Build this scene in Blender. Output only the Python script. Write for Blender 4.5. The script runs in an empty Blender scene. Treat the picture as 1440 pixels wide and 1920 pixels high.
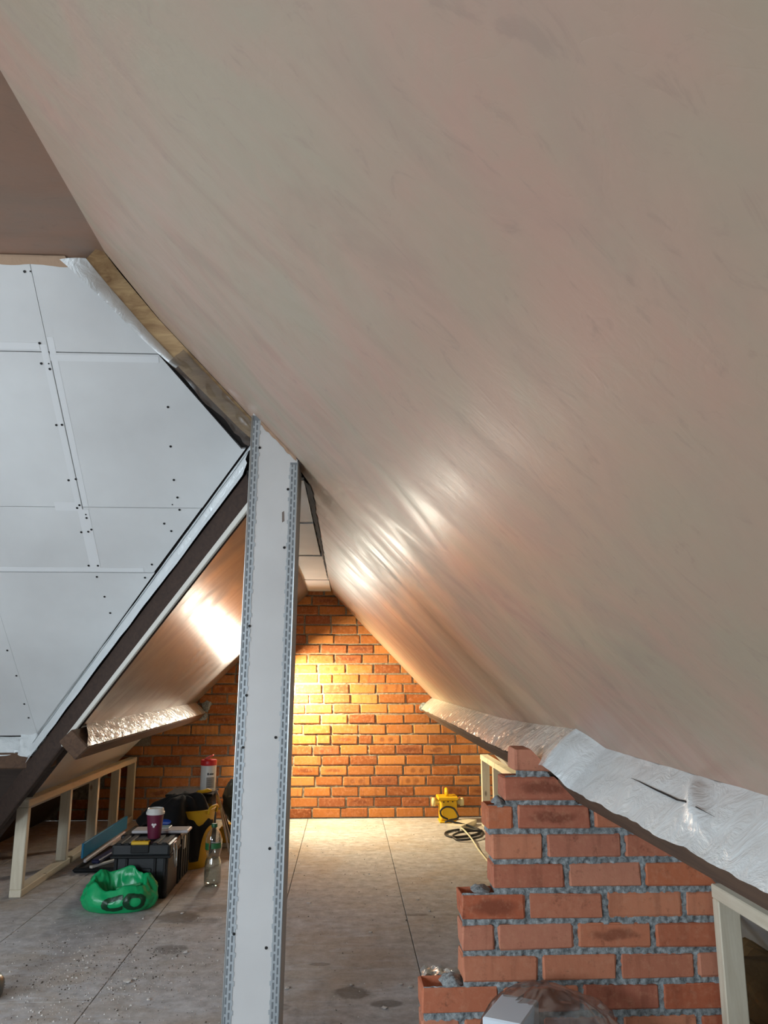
import bpy, bmesh, math, random
from mathutils import Vector, Matrix, noise
random.seed(7)

# ------------------------------------------------------------------ camera
SC = bpy.context.scene
COL = SC.collection
H = 1.15
YAW, PITCH, FPX = 2.7202, 11.8286, 1442.0
cam_d = bpy.data.cameras.new('camera')
cam_d.sensor_fit = 'VERTICAL'
cam_d.sensor_height = 24.0
cam_d.lens = 24.0 * FPX / 1920.0
cam_d.clip_start = 0.02
cam = bpy.data.objects.new('camera', cam_d)
COL.objects.link(cam)
cam.location = (0, 0, H)
cam.rotation_euler = (math.radians(90 + PITCH), 0, math.radians(-YAW))
SC.camera = cam

# ------------------------------------------------------------------ world, daylight, exposure
def srgb(r, g, b):
    f = lambda c: (c / 255 / 12.92) if c <= 10 else ((c / 255 + 0.055) / 1.055) ** 2.4
    return (f(r), f(g), f(b), 1.0)

world = bpy.data.worlds.new('overcast_sky')
SC.world = world
world.use_nodes = True
wb = world.node_tree.nodes['Background']
wb.inputs['Color'].default_value = (0.72, 0.86, 1.0, 1)
wb.inputs['Strength'].default_value = 1.6

def area_light(name, loc, direction, sx, sy, power, color, parent=None):
    ld = bpy.data.lights.new(name, 'AREA')
    ld.shape = 'RECTANGLE'; ld.size = sx; ld.size_y = sy
    ld.energy = power; ld.color = color
    o = bpy.data.objects.new(name, ld); COL.objects.link(o)
    o.location = loc
    o.rotation_euler = Vector(direction).to_track_quat('-Z', 'Y').to_euler()
    if parent:
        o.parent = parent
    return o

# daylight: sky seen through the side window of the wing and the rooflight behind the camera
DAY = (0.76, 0.89, 1.0)
area_light('daylight_side_window', (-3.48, 1.25, 1.335), (1, 0, 0), 1.48, 1.30, 46, DAY)
area_light('daylight_rooflight', (-2.05, -0.55, 0.98), (0.30, 0.55, -0.78), 1.00, 0.85, 66, DAY)

SC.view_settings.view_transform = 'Standard'
SC.view_settings.look = 'None'
SC.view_settings.gamma = 1.0
SC.view_settings.use_curve_mapping = False
SC.view_settings.exposure = 0.26
SC.cycles.max_bounces = 4; SC.cycles.diffuse_bounces = 2; SC.cycles.glossy_bounces = 2
SC.cycles.transmission_bounces = 3; SC.cycles.transparent_max_bounces = 8
SC.cycles.adaptive_threshold = 0.1; SC.cycles.adaptive_min_samples = 16
SC.cycles.caustics_reflective = False; SC.cycles.caustics_refractive = False
LAMP_COLOR = (1.0, 0.83, 0.50)
LAMP_ROOM_COLOR = (1.0, 0.93, 0.78)
LAMP_ROOM_W, LAMP_WALL_W = 13.5, 60.0

# ------------------------------------------------------------------ helpers
def link(o, parent=None):
    COL.objects.link(o)
    if parent is not None:
        o.parent = parent
    return o

def mesh_obj(name, verts, faces, mat, parent=None, smooth=False):
    me = bpy.data.meshes.new(name)
    me.from_pydata([tuple(v) for v in verts], [], faces)
    me.update()
    if mat: me.materials.append(mat)
    if smooth:
        me.polygons.foreach_set('use_smooth', [True] * len(me.polygons))
    return link(bpy.data.objects.new(name, me), parent)

def from_bm(name, bm, mat, parent=None, smooth=False):
    bmesh.ops.recalc_face_normals(bm, faces=bm.faces[:])
    me = bpy.data.meshes.new(name)
    bm.to_mesh(me); bm.free()
    if mat: me.materials.append(mat)
    if smooth:
        me.polygons.foreach_set('use_smooth', [True] * len(me.polygons))
    return link(bpy.data.objects.new(name, me), parent)

def empty(name, loc, label=None, cat=None, group=None, kind=None):
    o = bpy.data.objects.new(name, None)
    o.empty_display_size = 0.05
    COL.objects.link(o); o.location = loc
    return tag(o, label, cat, group, kind)

def tag(o, label=None, cat=None, group=None, kind=None):
    if label: o['label'] = label
    if cat: o['category'] = cat
    if group: o['group'] = group
    if kind: o['kind'] = kind
    return o

def keep(o, parent):
    """parent without moving (parents are unrotated Empties)"""
    o.parent = parent
    o.matrix_parent_inverse = Matrix.Translation(parent.location).inverted() if parent.parent is None else parent.matrix_world.inverted()
    return o

def bm_box(bm, lo, hi, bevel=0.0, seg=1):
    r = bmesh.ops.create_cube(bm, size=1.0)
    vs = r['verts']
    for v in vs:
        v.co = Vector([(lo[i] + hi[i]) / 2 + v.co[i] * (hi[i] - lo[i]) for i in range(3)])
    if bevel > 0:
        es = list({e for v in vs for e in v.link_edges})
        bmesh.ops.bevel(bm, geom=es, offset=bevel, segments=seg, affect='EDGES', profile=0.5)
    return vs

def box(name, lo, hi, mat, parent=None, bevel=0.0, seg=1, at_parent=True):
    bm = bmesh.new(); bm_box(bm, lo, hi, bevel, seg)
    o = from_bm(name, bm, mat)
    if parent is not None: keep(o, parent)
    return o

def beam(name, p0, p1, w, h, mat, parent=None, up=(0, 0, 1), bevel=0.003):
    """box along p0->p1; w across, h along 'up'"""
    p0, p1 = Vector(p0), Vector(p1)
    d = p1 - p0; L = d.length; d.normalize()
    s = d.cross(Vector(up)).normalized(); u = s.cross(d).normalized()
    bm = bmesh.new(); bm_box(bm, (-w / 2, 0, -h / 2), (w / 2, L, h / 2), bevel)
    M = Matrix(((s.x, d.x, u.x, p0.x), (s.y, d.y, u.y, p0.y), (s.z, d.z, u.z, p0.z), (0, 0, 0, 1)))
    bm.transform(M)
    o = from_bm(name, bm, mat)
    if parent is not None: keep(o, parent)
    return o

def slab(name, pts, off, mat, parent=None):
    """flat polygon pts (3D, coplanar) given thickness by the vector off"""
    off = Vector(off); pts = [Vector(p) for p in pts]; n = len(pts)
    vs = pts + [p + off for p in pts]
    fs = [tuple(range(n)), tuple(range(2 * n - 1, n - 1, -1))]
    for i in range(n):
        j = (i + 1) % n
        fs.append((i, i + n, j + n, j))
    bm = bmesh.new()
    bv = [bm.verts.new(v) for v in vs]
    for f in fs: bm.faces.new([bv[i] for i in f])
    o = from_bm(name, bm, mat)
    if parent is not None: keep(o, parent)
    return o

def tube_bm(bm, pts, r, n=8, cap=True):
    pts = [Vector(p) for p in pts]
    rings = []
    prev = None
    for i, p in enumerate(pts):
        a = pts[max(i - 1, 0)]; b = pts[min(i + 1, len(pts) - 1)]
        d = (b - a).normalized()
        if prev is None:
            ref = Vector((0, 0, 1)) if abs(d.z) < 0.9 else Vector((1, 0, 0))
            s = d.cross(ref).normalized()
        else:
            s = (prev - d * prev.dot(d)).normalized()
        prev = s; t = d.cross(s)
        rr = r[i] if isinstance(r, (list, tuple)) else r
        rings.append([bm.verts.new(p + (s * math.cos(2 * math.pi * k / n) + t * math.sin(2 * math.pi * k / n)) * rr) for k in range(n)])
    for A, B in zip(rings, rings[1:]):
        for k in range(n):
            bm.faces.new((A[k], A[(k + 1) % n], B[(k + 1) % n], B[k]))
    if cap:
        bm.faces.new(rings[0]); bm.faces.new(rings[-1])

def tube(name, pts, r, mat, parent=None, n=8):
    bm = bmesh.new(); tube_bm(bm, pts, r, n)
    o = from_bm(name, bm, mat, smooth=True)
    if parent is not None: keep(o, parent)
    return o

def lathe_bm(bm, prof, n=32, c=(0, 0, 0), close_bottom=True, close_top=True):
    c = Vector(c); rings = []
    for r, z in prof:
        rings.append([bm.verts.new(c + Vector((r * math.cos(2 * math.pi * k / n), r * math.sin(2 * math.pi * k / n), z))) for k in range(n)])
    for A, B in zip(rings, rings[1:]):
        for k in range(n):
            bm.faces.new((A[k], A[(k + 1) % n], B[(k + 1) % n], B[k]))
    if close_bottom: bm.faces.new(rings[0])
    if close_top: bm.faces.new(rings[-1])

def lathe(name, prof, c, mat, parent=None, n=32, cb=True, ct=True, smooth=True):
    bm = bmesh.new(); lathe_bm(bm, prof, n, c, cb, ct)
    o = from_bm(name, bm, mat, smooth=smooth)
    if smooth:
        me = o.data
        try: me.set_sharp_from_angle(angle=math.radians(40))
        except Exception: pass
    if parent is not None: keep(o, parent)
    return o

def grid_surf(name, fn, nu, nv, mat, parent=None, smooth=True, wrap_u=False):
    vs = [fn(i / (nu - (0 if wrap_u else 1)), j / (nv - 1)) for j in range(nv) for i in range(nu)]
    fs = []
    for j in range(nv - 1):
        for i in range(nu if wrap_u else nu - 1):
            i2 = (i + 1) % nu
            fs.append((j * nu + i, j * nu + i2, (j + 1) * nu + i2, (j + 1) * nu + i))
    o = mesh_obj(name, vs, fs, mat, None, smooth)
    if parent is not None: keep(o, parent)
    return o

def nz(p, s=1.0, o=0.0):
    return noise.noise(Vector(p) * s + Vector((o, o * 1.7, o * 0.3)))

# ------------------------------------------------------------------ materials
class NT:
    def __init__(self, name):
        self.m = bpy.data.materials.new(name); self.m.use_nodes = True
        self.t = self.m.node_tree; self.n = self.t.nodes; self.l = self.t.links
        self.b = self.n['Principled BSDF']
    def node(self, typ, **kw):
        o = self.n.new(typ)
        for k, v in kw.items():
            if k in o.inputs.keys(): o.inputs[k].default_value = v
            else: setattr(o, k, v)
        return o
    def link(self, a, b): self.l.new(a, b)
    def coords(self, which='Object', scale=(1, 1, 1), rot=(0, 0, 0), loc=(0, 0, 0)):
        tc = self.n.new('ShaderNodeTexCoord'); mp = self.n.new('ShaderNodeMapping')
        mp.inputs['Scale'].default_value = scale; mp.inputs['Rotation'].default_value = rot; mp.inputs['Location'].default_value = loc
        self.link(tc.outputs[which], mp.inputs['Vector'])
        return mp.outputs['Vector']
    def noise(self, vec, scale, detail=4, rough=0.55, dist=0.0):
        o = self.n.new('ShaderNodeTexNoise')
        o.inputs['Scale'].default_value = scale; o.inputs['Detail'].default_value = detail
        o.inputs['Roughness'].default_value = rough; o.inputs['Distortion'].default_value = dist
        self.link(vec, o.inputs['Vector'])
        return o.outputs['Fac']
    def ramp(self, fac, stops):
        o = self.n.new('ShaderNodeValToRGB')
        el = o.color_ramp.elements
        while len(el) < len(stops): el.new(0.5)
        for e, (p, c) in zip(el, stops):
            e.position = p; e.color = c if len(c) == 4 else (*c, 1)
        self.link(fac, o.inputs['Fac'])
        return o.outputs['Color']
    def mix(self, fac, a, b, mode='MIX'):
        o = self.n.new('ShaderNodeMix'); o.data_type = 'RGBA'; o.blend_type = mode
        for s, v in (('Factor', fac), ('A', a), ('B', b)):
            sock = [i for i in o.inputs if i.name == s and (i.type == 'VALUE' if s == 'Factor' else i.type == 'RGBA')][0]
            if hasattr(v, 'is_output'): self.link(v, sock)
            else: sock.default_value = v
        return [x for x in o.outputs if x.type == 'RGBA'][0]
    def math(self, op, a, b=None, c=None, clamp=False):
        o = self.n.new('ShaderNodeMath'); o.operation = op; o.use_clamp = clamp
        for i, v in enumerate((a, b, c)):
            if v is None: continue
            if hasattr(v, 'is_output'): self.link(v, o.inputs[i])
            else: o.inputs[i].default_value = v
        return o.outputs[0]
    def maprange(self, v, a, b, c=0.0, d=1.0, smooth=True):
        o = self.n.new('ShaderNodeMapRange')
        o.interpolation_type = 'SMOOTHSTEP' if smooth else 'LINEAR'
        self.link(v, o.inputs['Value'])
        for k, x in zip(('From Min', 'From Max', 'To Min', 'To Max'), (a, b, c, d)): o.inputs[k].default_value = x
        return o.outputs['Result']
    def bump(self, h, strength=0.3, dist=0.01, normal=None):
        o = self.n.new('ShaderNodeBump')
        o.inputs['Strength'].default_value = strength; o.inputs['Distance'].default_value = dist
        self.link(h, o.inputs['Height'])
        if normal is not None: self.link(normal, o.inputs['Normal'])
        return o.outputs['Normal']
    def set(self, **kw):
        for k, v in kw.items():
            s = self.b.inputs[k.replace('_', ' ')]
            if hasattr(v, 'is_output'): self.link(v, s)
            else: s.default_value = v
        return self

def plain(name, col, rough=0.5, metal=0.0, bump=0.0, bscale=60, **kw):
    t = NT(name)
    t.set(Base_Color=col, Roughness=rough, Metallic=metal)
    if bump:
        v = t.coords()
        t.set(Normal=t.bump(t.noise(v, bscale, 4), bump, 0.004))
    for k, x in kw.items(): t.b.inputs[k.replace('_', ' ')].default_value = x
    return t.m

def m_plaster(name, pink, grey, dark, slope_axis, rough=(0.38, 0.54), bumps=1.0):
    """trowelled gypsum plaster still drying: cloudy pink / grey patches, faint trowel sweeps along slope_axis (rotation about Y)"""
    t = NT(name)
    v = t.coords('Object')
    big = t.noise(v, 1.5, 4, 0.6, 1.0)
    vs = t.coords('Object', scale=(1.0, 1.8, 1.0), rot=(0, slope_axis, 0.5))
    sweep = t.noise(vs, 2.0, 5, 0.62, 1.4)
    c1 = t.ramp(big, [(0.38, pink), (0.60, grey)])
    c2 = t.mix(t.maprange(sweep, 0.48, 0.80, 0.0, 0.34), c1, dark)
    fine = t.noise(v, 5.5, 6, 0.72, 0.5)
    col = t.mix(t.maprange(fine, 0.46, 0.66, 0, 0.40), c2, grey)
    scuff = t.noise(t.coords('Object', scale=(1.0, 1.6, 1.0), rot=(0, slope_axis, -0.6)), 11, 5, 0.65, 1.8)
    col = t.mix(t.maprange(scuff, 0.56, 0.70, 0, 0.30), col, dark)
    col = t.mix(t.maprange(scuff, 0.44, 0.30, 0, 0.22), col, pink)
    r = t.maprange(sweep, 0.3, 0.7, rough[0], rough[1])
    # trowel streaks and ridges
    vt = t.coords('Object', scale=(1.0, 3.5, 1.0), rot=(0, slope_axis, 0.25))
    streak = t.noise(vt, 9, 3, 0.5, 1.5)
    mus = t.noise(v, 11, 3, 0.55, 2.4)
    ridge = t.math('POWER', t.math('ABSOLUTE', t.math('SUBTRACT', mus, 0.5)), 0.5)
    h = t.math('ADD', t.math('MULTIPLY', streak, 0.22), t.math('MULTIPLY', ridge, 0.14))
    h = h
    t.set(Base_Color=col, Roughness=r, Normal=t.bump(h, 0.35 * bumps, 0.006))
    t.b.inputs['Specular IOR Level'].default_value = 0.55
    return t.m

def m_board():
    t = NT('plasterboard_paper')
    v = t.coords('Object')
    n1 = t.noise(v, 2.0, 4)
    col = t.ramp(n1, [(0.3, srgb(206, 205, 203)), (0.7, srgb(222, 222, 220))])
    t.set(Base_Color=col, Roughness=0.75, Normal=t.bump(t.noise(v, 220, 3), 0.06, 0.002))
    return t.m

def m_wood(name, a, b, knots=True, axis='Z', rough=0.65):
    t = NT(name)
    sc = {'X': (1.2, 14, 14), 'Y': (14, 1.2, 14), 'Z': (14, 14, 1.2)}[axis]
    v = t.coords('Object', scale=sc)
    oi = t.n.new('ShaderNodeObjectInfo')
    add = t.n.new('ShaderNodeVectorMath'); add.operation = 'ADD'
    t.link(v, add.inputs[0])
    cmb = t.n.new('ShaderNodeCombineXYZ')
    t.link(t.math('MULTIPLY', oi.outputs['Random'], 37.0), cmb.inputs[0]); t.link(t.math('MULTIPLY', oi.outputs['Random'], 11.0), cmb.inputs[2])
    t.link(cmb.outputs[0], add.inputs[1])
    v = add.outputs[0]
    g = t.noise(v, 2.2, 6, 0.65, 1.6)
    col = t.ramp(g, [(0.25, a), (0.75, b)])
    if knots:
        vv = t.coords('Object', scale=(9, 9, 4))
        vo = t.n.new('ShaderNodeTexVoronoi'); vo.inputs['Scale'].default_value = 1.3
        t.link(vv, vo.inputs['Vector'])
        k = t.maprange(vo.outputs['Distance'], 0.06, 0.16, 1, 0)
        col = t.mix(t.math('MULTIPLY', k, 0.7), col, srgb(96, 62, 38))
    t.set(Base_Color=col, Roughness=rough, Normal=t.bump(g, 0.15, 0.003))
    return t.m

def m_brick(name, cols, seed):
    t = NT(name)
    tc = t.n.new('ShaderNodeTexCoord'); oi = t.n.new('ShaderNodeObjectInfo')
    rnd = oi.outputs['Random']
    r2 = t.math('FRACT', t.math('MULTIPLY', rnd, 7.31)); r3 = t.math('FRACT', t.math('MULTIPLY', rnd, 23.7))
    base = t.ramp(rnd, [(i / (len(cols) - 1), c) for i, c in enumerate(cols)])
    off = t.n.new('ShaderNodeVectorMath'); off.operation = 'ADD'
    cmb = t.n.new('ShaderNodeCombineXYZ')
    t.link(t.math('MULTIPLY', rnd, 91.0), cmb.inputs[0]); t.link(t.math('MULTIPLY', rnd, 53.0), cmb.inputs[1])
    t.link(tc.outputs['Object'], off.inputs[0]); t.link(cmb.outputs[0], off.inputs[1])
    v = off.outputs[0]
    sp = t.n.new('ShaderNodeSeparateXYZ'); t.link(tc.outputs['Object'], sp.inputs[0])
    # kiln marks: a dark lozenge along the middle, or two soft round scorches
    wob = t.math('SUBTRACT', t.noise(v, 14, 3), 0.5)
    dx = t.math('DIVIDE', sp.outputs[0], 0.075); dz = t.math('DIVIDE', t.math('ADD', sp.outputs[2], t.math('MULTIPLY', wob, 0.045)), 0.017)
    loz = t.math('SQRT', t.math('ADD', t.math('MULTIPLY', dx, dx), t.math('MULTIPLY', dz, dz)))
    loz = t.math('MULTIPLY', t.maprange(loz, 0.5, 1.25, 1, 0), t.math('GREATER_THAN', r2, 0.88))
    ax = t.math('DIVIDE', t.math('SUBTRACT', t.math('ABSOLUTE', sp.outputs[0]), 0.035), 0.024)
    az = t.math('DIVIDE', sp.outputs[2], 0.022)
    spt = t.math('SQRT', t.math('ADD', t.math('MULTIPLY', ax, ax), t.math('MULTIPLY', az, az)))
    spt = t.math('MULTIPLY', t.maprange(spt, 0.5, 1.2, 1, 0), t.math('LESS_THAN', r2, 0.07))
    # vertical drag bands
    vb = t.n.new('ShaderNodeMapping'); vb.inputs['Scale'].default_value = (28, 28, 3); t.link(v, vb.inputs['Vector'])
    band = t.noise(vb.outputs[0], 1.0, 3, 0.5)
    dark = t.math('MAXIMUM', t.math('MULTIPLY', loz, 0.6), t.math('MULTIPLY', spt, 0.5))
    dark = t.math('MAXIMUM', dark, t.math('MULTIPLY', t.maprange(band, 0.52, 0.72), t.math('MULTIPLY', r3, 0.55)))
    mul = t.mix(dark, base, srgb(112, 62, 46))
    fine = t.noise(v, 45, 5, 0.7)
    mul = t.mix(t.maprange(fine, 0.45, 0.75, 0, 0.5), mul, srgb(214, 152, 120))
    mul = t.mix(t.maprange(t.noise(v, 24, 6, 0.8), 0.54, 0.74, 0, 0.6), mul, srgb(104, 60, 46))
    h = t.noise(v, 38, 5, 0.65)
    t.set(Base_Color=mul, Roughness=0.85, Normal=t.bump(h, 0.45, 0.004))
    t.b.inputs['Specular IOR Level'].default_value = 0.25
    return t.m

def m_mortar(name, a, b):
    t = NT(name)
    v = t.coords('Object')
    n = t.noise(v, 80, 6, 0.75)
    col = t.ramp(n, [(0.3, a), (0.68, b)])
    h = t.noise(v, 70, 5, 0.75)
    t.set(Base_Color=col, Roughness=0.95, Normal=t.bump(h, 0.9, 0.006))
    t.b.inputs['Specular IOR Level'].default_value = 0.15
    return t.m

def m_foil(name, col, metal=0.35, rough=0.38, fine=0.5):
    t = NT(name)
    v = t.coords('Object')
    vo = t.n.new('ShaderNodeTexVoronoi'); vo.inputs['Scale'].default_value = 22; vo.feature = 'SMOOTH_F1'
    t.link(v, vo.inputs['Vector'])
    h = t.math('ADD', t.math('MULTIPLY', vo.outputs['Distance'], 0.8), t.math('MULTIPLY', t.noise(v, 16, 4, 0.6, 1.2), 1.5))
    t.set(Base_Color=col, Metallic=metal, Roughness=rough, Normal=t.bump(h, fine * 0.75, 0.010))
    return t.m

def m_floor():
    t = NT('dusty_chipboard')
    v = t.coords('Object')                 # boards keep world coordinates
    oi = t.n.new('ShaderNodeObjectInfo')
    chips = t.noise(v, 120, 4, 0.7)
    wood = t.ramp(chips, [(0.3, srgb(150, 126, 96)), (0.7, srgb(186, 162, 128))])
    dustm = t.noise(v, 1.6, 6, 0.62, 0.7)
    swv = t.coords('Object', scale=(1.2, 5.0, 1), rot=(0, 0, 0.35))
    smear = t.noise(swv, 3.0, 6, 0.65, 1.0)
    fine = t.noise(v, 17, 6, 0.75)
    dust = t.ramp(fine, [(0.3, srgb(154, 150, 150)), (0.75, srgb(218, 216, 217))])
    f = t.math('MULTIPLY', t.math('ADD', t.maprange(dustm, 0.3, 0.6, 0.55, 1.0), t.maprange(smear, 0.45, 0.75, 0, 0.5)), 0.92, clamp=True)
    col = t.mix(f, wood, dust)
    col = t.mix(t.maprange(smear, 0.55, 0.75, 0, 0.5), col, srgb(208, 203, 200))
    # pale plaster smears, specks
    sp = t.noise(v, 75, 3, 0.6)
    col = t.mix(t.maprange(sp, 0.68, 0.74, 0, 0.5), col, srgb(205, 200, 194))
    spd = t.noise(t.coords('Object', loc=(3, 8, 0)), 48, 3, 0.6)
    col = t.mix(t.maprange(spd, 0.70, 0.75, 0, 0.6), col, srgb(84, 74, 62))
    # damp patches and boot marks
    g = t.n.new('ShaderNodeSeparateXYZ'); t.link(v, g.inputs[0])
    wob = t.math('MULTIPLY', t.math('SUBTRACT', t.noise(v, 16, 3), 0.5), 0.9)
    st = None
    for (x, y, a, b, s) in ((-0.80, 4.06, .11, .10, .55), (-0.735, 3.62, .075, .06, .5), (-0.62, 4.20, .12, .07, .3), (-0.66, 4.0, .08, .06, .3),
                            (0.03, 3.13, .07, .06, .55), (0.155, 3.03, .06, .035, .55), (-0.22, 3.02, .04, .03, .35), (0.35, 4.05, .06, .02, .4), (-0.1, 3.42, .05, .02, .4)):
        ex = t.math('DIVIDE', t.math('SUBTRACT', g.outputs[0], x), a); ey = t.math('DIVIDE', t.math('SUBTRACT', g.outputs[1], y), b)
        d = t.math('ADD', t.math('SQRT', t.math('ADD', t.math('MULTIPLY', ex, ex), t.math('MULTIPLY', ey, ey))), wob)
        m = t.math('MULTIPLY', t.maprange(d, 0.75, 1.1, 1, 0), s)
        st = m if st is None else t.math('MAXIMUM', st, m)
    col = t.mix(st, col, srgb(70, 58, 46))
    h = fine
    t.set(Base_Color=col, Roughness=0.8, Normal=t.bump(h, 0.3, 0.004))
    t.b.inputs['Specular IOR Level'].default_value = 0.25
    return t.m

def m_clear(name, col, gloss=0.12, rough=0.08, tint=0.9):
    """thin clear plastic film: mostly see-through with a sheen"""
    t = NT(name)
    tr = t.n.new('ShaderNodeBsdfTransparent'); tr.inputs[0].default_value = (*[c * tint for c in col[:3]], 1)
    gl = t.n.new('ShaderNodeBsdfGlossy'); gl.inputs['Roughness'].default_value = rough
    lw = t.n.new('ShaderNodeLayerWeight'); lw.inputs['Blend'].default_value = 0.35
    mx = t.n.new('ShaderNodeMixShader')
    f = t.math('ADD', t.math('MULTIPLY', lw.outputs['Facing'], 0.6), gloss, clamp=True)
    t.link(f, mx.inputs[0]); t.link(tr.outputs[0], mx.inputs[1]); t.link(gl.outputs[0], mx.inputs[2])
    t.link(mx.outputs[0], t.n['Material Output'].inputs['Surface'])
    return t.m

M = {}
M['plaster_right'] = m_plaster('plaster_pink', srgb(172, 138, 120), srgb(160, 143, 122), srgb(136, 113, 101), math.radians(46))
M['plaster_left'] = m_plaster('plaster_brown', srgb(108, 98, 92), srgb(112, 104, 98), srgb(90, 82, 77), math.radians(-45), rough=(0.32, 0.46))
M['plaster_ceiling'] = m_plaster('plaster_damp', srgb(150, 112, 90), srgb(136, 110, 92), srgb(116, 88, 72), 0.0, rough=(0.35, 0.5))
M['board'] = m_board()
M['board_edge'] = plain('plasterboard_edge', srgb(214, 210, 200), 0.85, bump=0.3)
M['tape'] = plain('joint_tape', srgb(224, 224, 223), 0.75)
M['tape_bright'] = plain('white_foil_tape', srgb(240, 242, 242), 0.5)
M['screw'] = plain('black_screw', srgb(28, 27, 27), 0.5, 0.3)
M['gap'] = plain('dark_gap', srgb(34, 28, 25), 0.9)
M['brick_near'] = m_brick('brick_red', [srgb(206, 124, 86), srgb(188, 104, 74), srgb(214, 140, 106), srgb(176, 102, 82), srgb(208, 140, 112)], 1)
M['brick_far'] = m_brick('brick_orange', [srgb(194, 124, 66), srgb(166, 96, 50), srgb(206, 140, 80), srgb(142, 80, 46), srgb(198, 130, 72), srgb(176, 108, 60), srgb(150, 88, 58)], 2)
M['mortar_near'] = m_mortar('mortar_grey', srgb(84, 92, 96), srgb(192, 198, 198))
M['mortar_far'] = m_mortar('mortar_buff', srgb(116, 106, 94), srgb(176, 166, 150))
M['timber'] = m_wood('new_softwood', srgb(208, 194, 168), srgb(232, 222, 200), axis='Z')
M['timber_y'] = m_wood('new_softwood_long', srgb(208, 194, 168), srgb(232, 222, 200), axis='Y')
M['old_timber'] = m_wood('old_roof_timber', srgb(70, 50, 38), srgb(104, 78, 58), knots=False, axis='Y', rough=0.85)
M['dark_timber'] = m_wood('dark_roof_timber', srgb(46, 34, 28), srgb(70, 52, 42), knots=False, axis='Y', rough=0.9)
M['fascia'] = m_wood('stained_timber', srgb(142, 108, 74), srgb(196, 166, 120), knots=False, axis='X', rough=0.75)
M['foil_white'] = m_foil('insulation_foil_white', srgb(226, 230, 230), 0.22, 0.36, 0.62)
M['foil_cream'] = m_foil('insulation_foil_silver', srgb(230, 228, 222), 0.40, 0.24, 1.3)
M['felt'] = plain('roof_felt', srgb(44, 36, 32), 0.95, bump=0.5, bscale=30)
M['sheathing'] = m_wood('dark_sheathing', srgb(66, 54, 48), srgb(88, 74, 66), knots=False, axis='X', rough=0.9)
M['floor'] = m_floor()
M['subfloor'] = plain('floor_joint_dust', srgb(92, 80, 66), 0.95)
M['galv'] = plain('galvanised_steel', srgb(182, 190, 194), 0.45, 0.45, bump=0.15, bscale=120)
M['galv_bright'] = plain('galvanised_nose', srgb(206, 214, 216), 0.3, 0.7)
M['black'] = plain('black_plastic', srgb(26, 29, 32), 0.45, bump=0.1, bscale=200)
M['black2'] = plain('black_plastic_ribbed', srgb(16, 18, 20), 0.7)
M['yellow'] = plain('yellow_plastic', srgb(226, 178, 28), 0.42)
M['yellow_dark'] = plain('yellow_rubber', srgb(206, 158, 14), 0.6, bump=0.15, bscale=20)
M['steel'] = plain('bright_steel', srgb(190, 190, 188), 0.28, 0.9)
M['white_plastic'] = plain('white_plastic', srgb(228, 226, 220), 0.4)
M['grey_plastic'] = plain('pale_grey_plastic', srgb(196, 190, 190), 0.4)
M['red'] = plain('red_plastic', srgb(206, 36, 38), 0.38)
M['red_pale'] = plain('pale_red_plastic', srgb(236, 96, 92), 0.38)
M['burgundy'] = plain('burgundy_card', srgb(104, 24, 54), 0.5)
M['heart'] = plain('white_print', srgb(236, 230, 228), 0.6)
M['blue'] = plain('blue_plastic', srgb(20, 62, 150), 0.4)
M['teal'] = plain('teal_blade', srgb(0, 116, 158), 0.4)
M['navy'] = plain('navy_rubber', srgb(26, 30, 72), 0.55)
M['cloth'] = plain('black_cloth', srgb(12, 12, 13), 0.95, bump=0.4, bscale=90)
M['bag'] = plain('green_polythene', srgb(22, 172, 104), 0.28, bump=0.35, bscale=28)
M['bag'].node_tree.nodes['Principled BSDF'].inputs['Transmission Weight'].default_value = 0.0
M['bag_ink'] = plain('dark_green_print', srgb(14, 62, 36), 0.35)
M['film'] = m_clear('clear_film', (0.9, 0.9, 0.9), 0.16, 0.12, 0.92)
M['pet'] = m_clear('clear_bottle_plastic', (0.93, 0.96, 0.95), 0.10, 0.05, 0.97)
M['smoke_film'] = m_clear('grey_film', (0.62, 0.63, 0.62), 0.2, 0.2, 0.9)
M['water'] = m_clear('water', (0.9, 0.94, 0.93), 0.05, 0.02, 0.96)
M['green_cap'] = plain('green_plastic', srgb(20, 84, 48), 0.4)
M['label_green'] = plain('green_label', srgb(44, 110, 62), 0.5)
M['label_grey'] = plain('grey_label', srgb(150, 146, 140), 0.6)
M['cable'] = plain('black_cable', srgb(22, 22, 22), 0.5)
M['cord'] = plain('white_cord', srgb(216, 208, 180), 0.6)
M['crumb'] = plain('plaster_crumbs', srgb(206, 198, 190), 0.9)
M['crumb_dark'] = plain('dark_grit', srgb(84, 74, 64), 0.9)
M['wool'] = plain('glass_wool', srgb(104, 82, 50), 1.0, bump=1.0, bscale=40)
M['white_board'] = plain('white_packaging', srgb(222, 230, 238), 0.6)
M['window_frame'] = plain('white_window_frame', srgb(230, 230, 228), 0.4)
M['glass'] = m_clear('window_glass', (1, 1, 1), 0.04, 0.01, 0.98)

def emis(name, col, strength):
    t = NT(name); t.set(Base_Color=(0.8, 0.8, 0.8, 1))
    t.b.inputs['Emission Color'].default_value = col; t.b.inputs['Emission Strength'].default_value = strength
    return t.m
M['led'] = emis('lamp_lens', (*LAMP_COLOR, 1), 3.0)

# ------------------------------------------------------------------ roof planes
YB = 6.6
def zR(x): return 1.687 - 1.036 * x
def zL(x): return 2.15 + x
def zW(y): return 5.02 - y
def zN(y): return 1.655 + y
nR = Vector((1.036, 0, 1)).normalized()      # outward (up) normals
nL = Vector((-1, 0, 1)).normalized()
nW = Vector((0, 1, 1)).normalized()
nN = Vector((0, -1, 1)).normalized()

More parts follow.
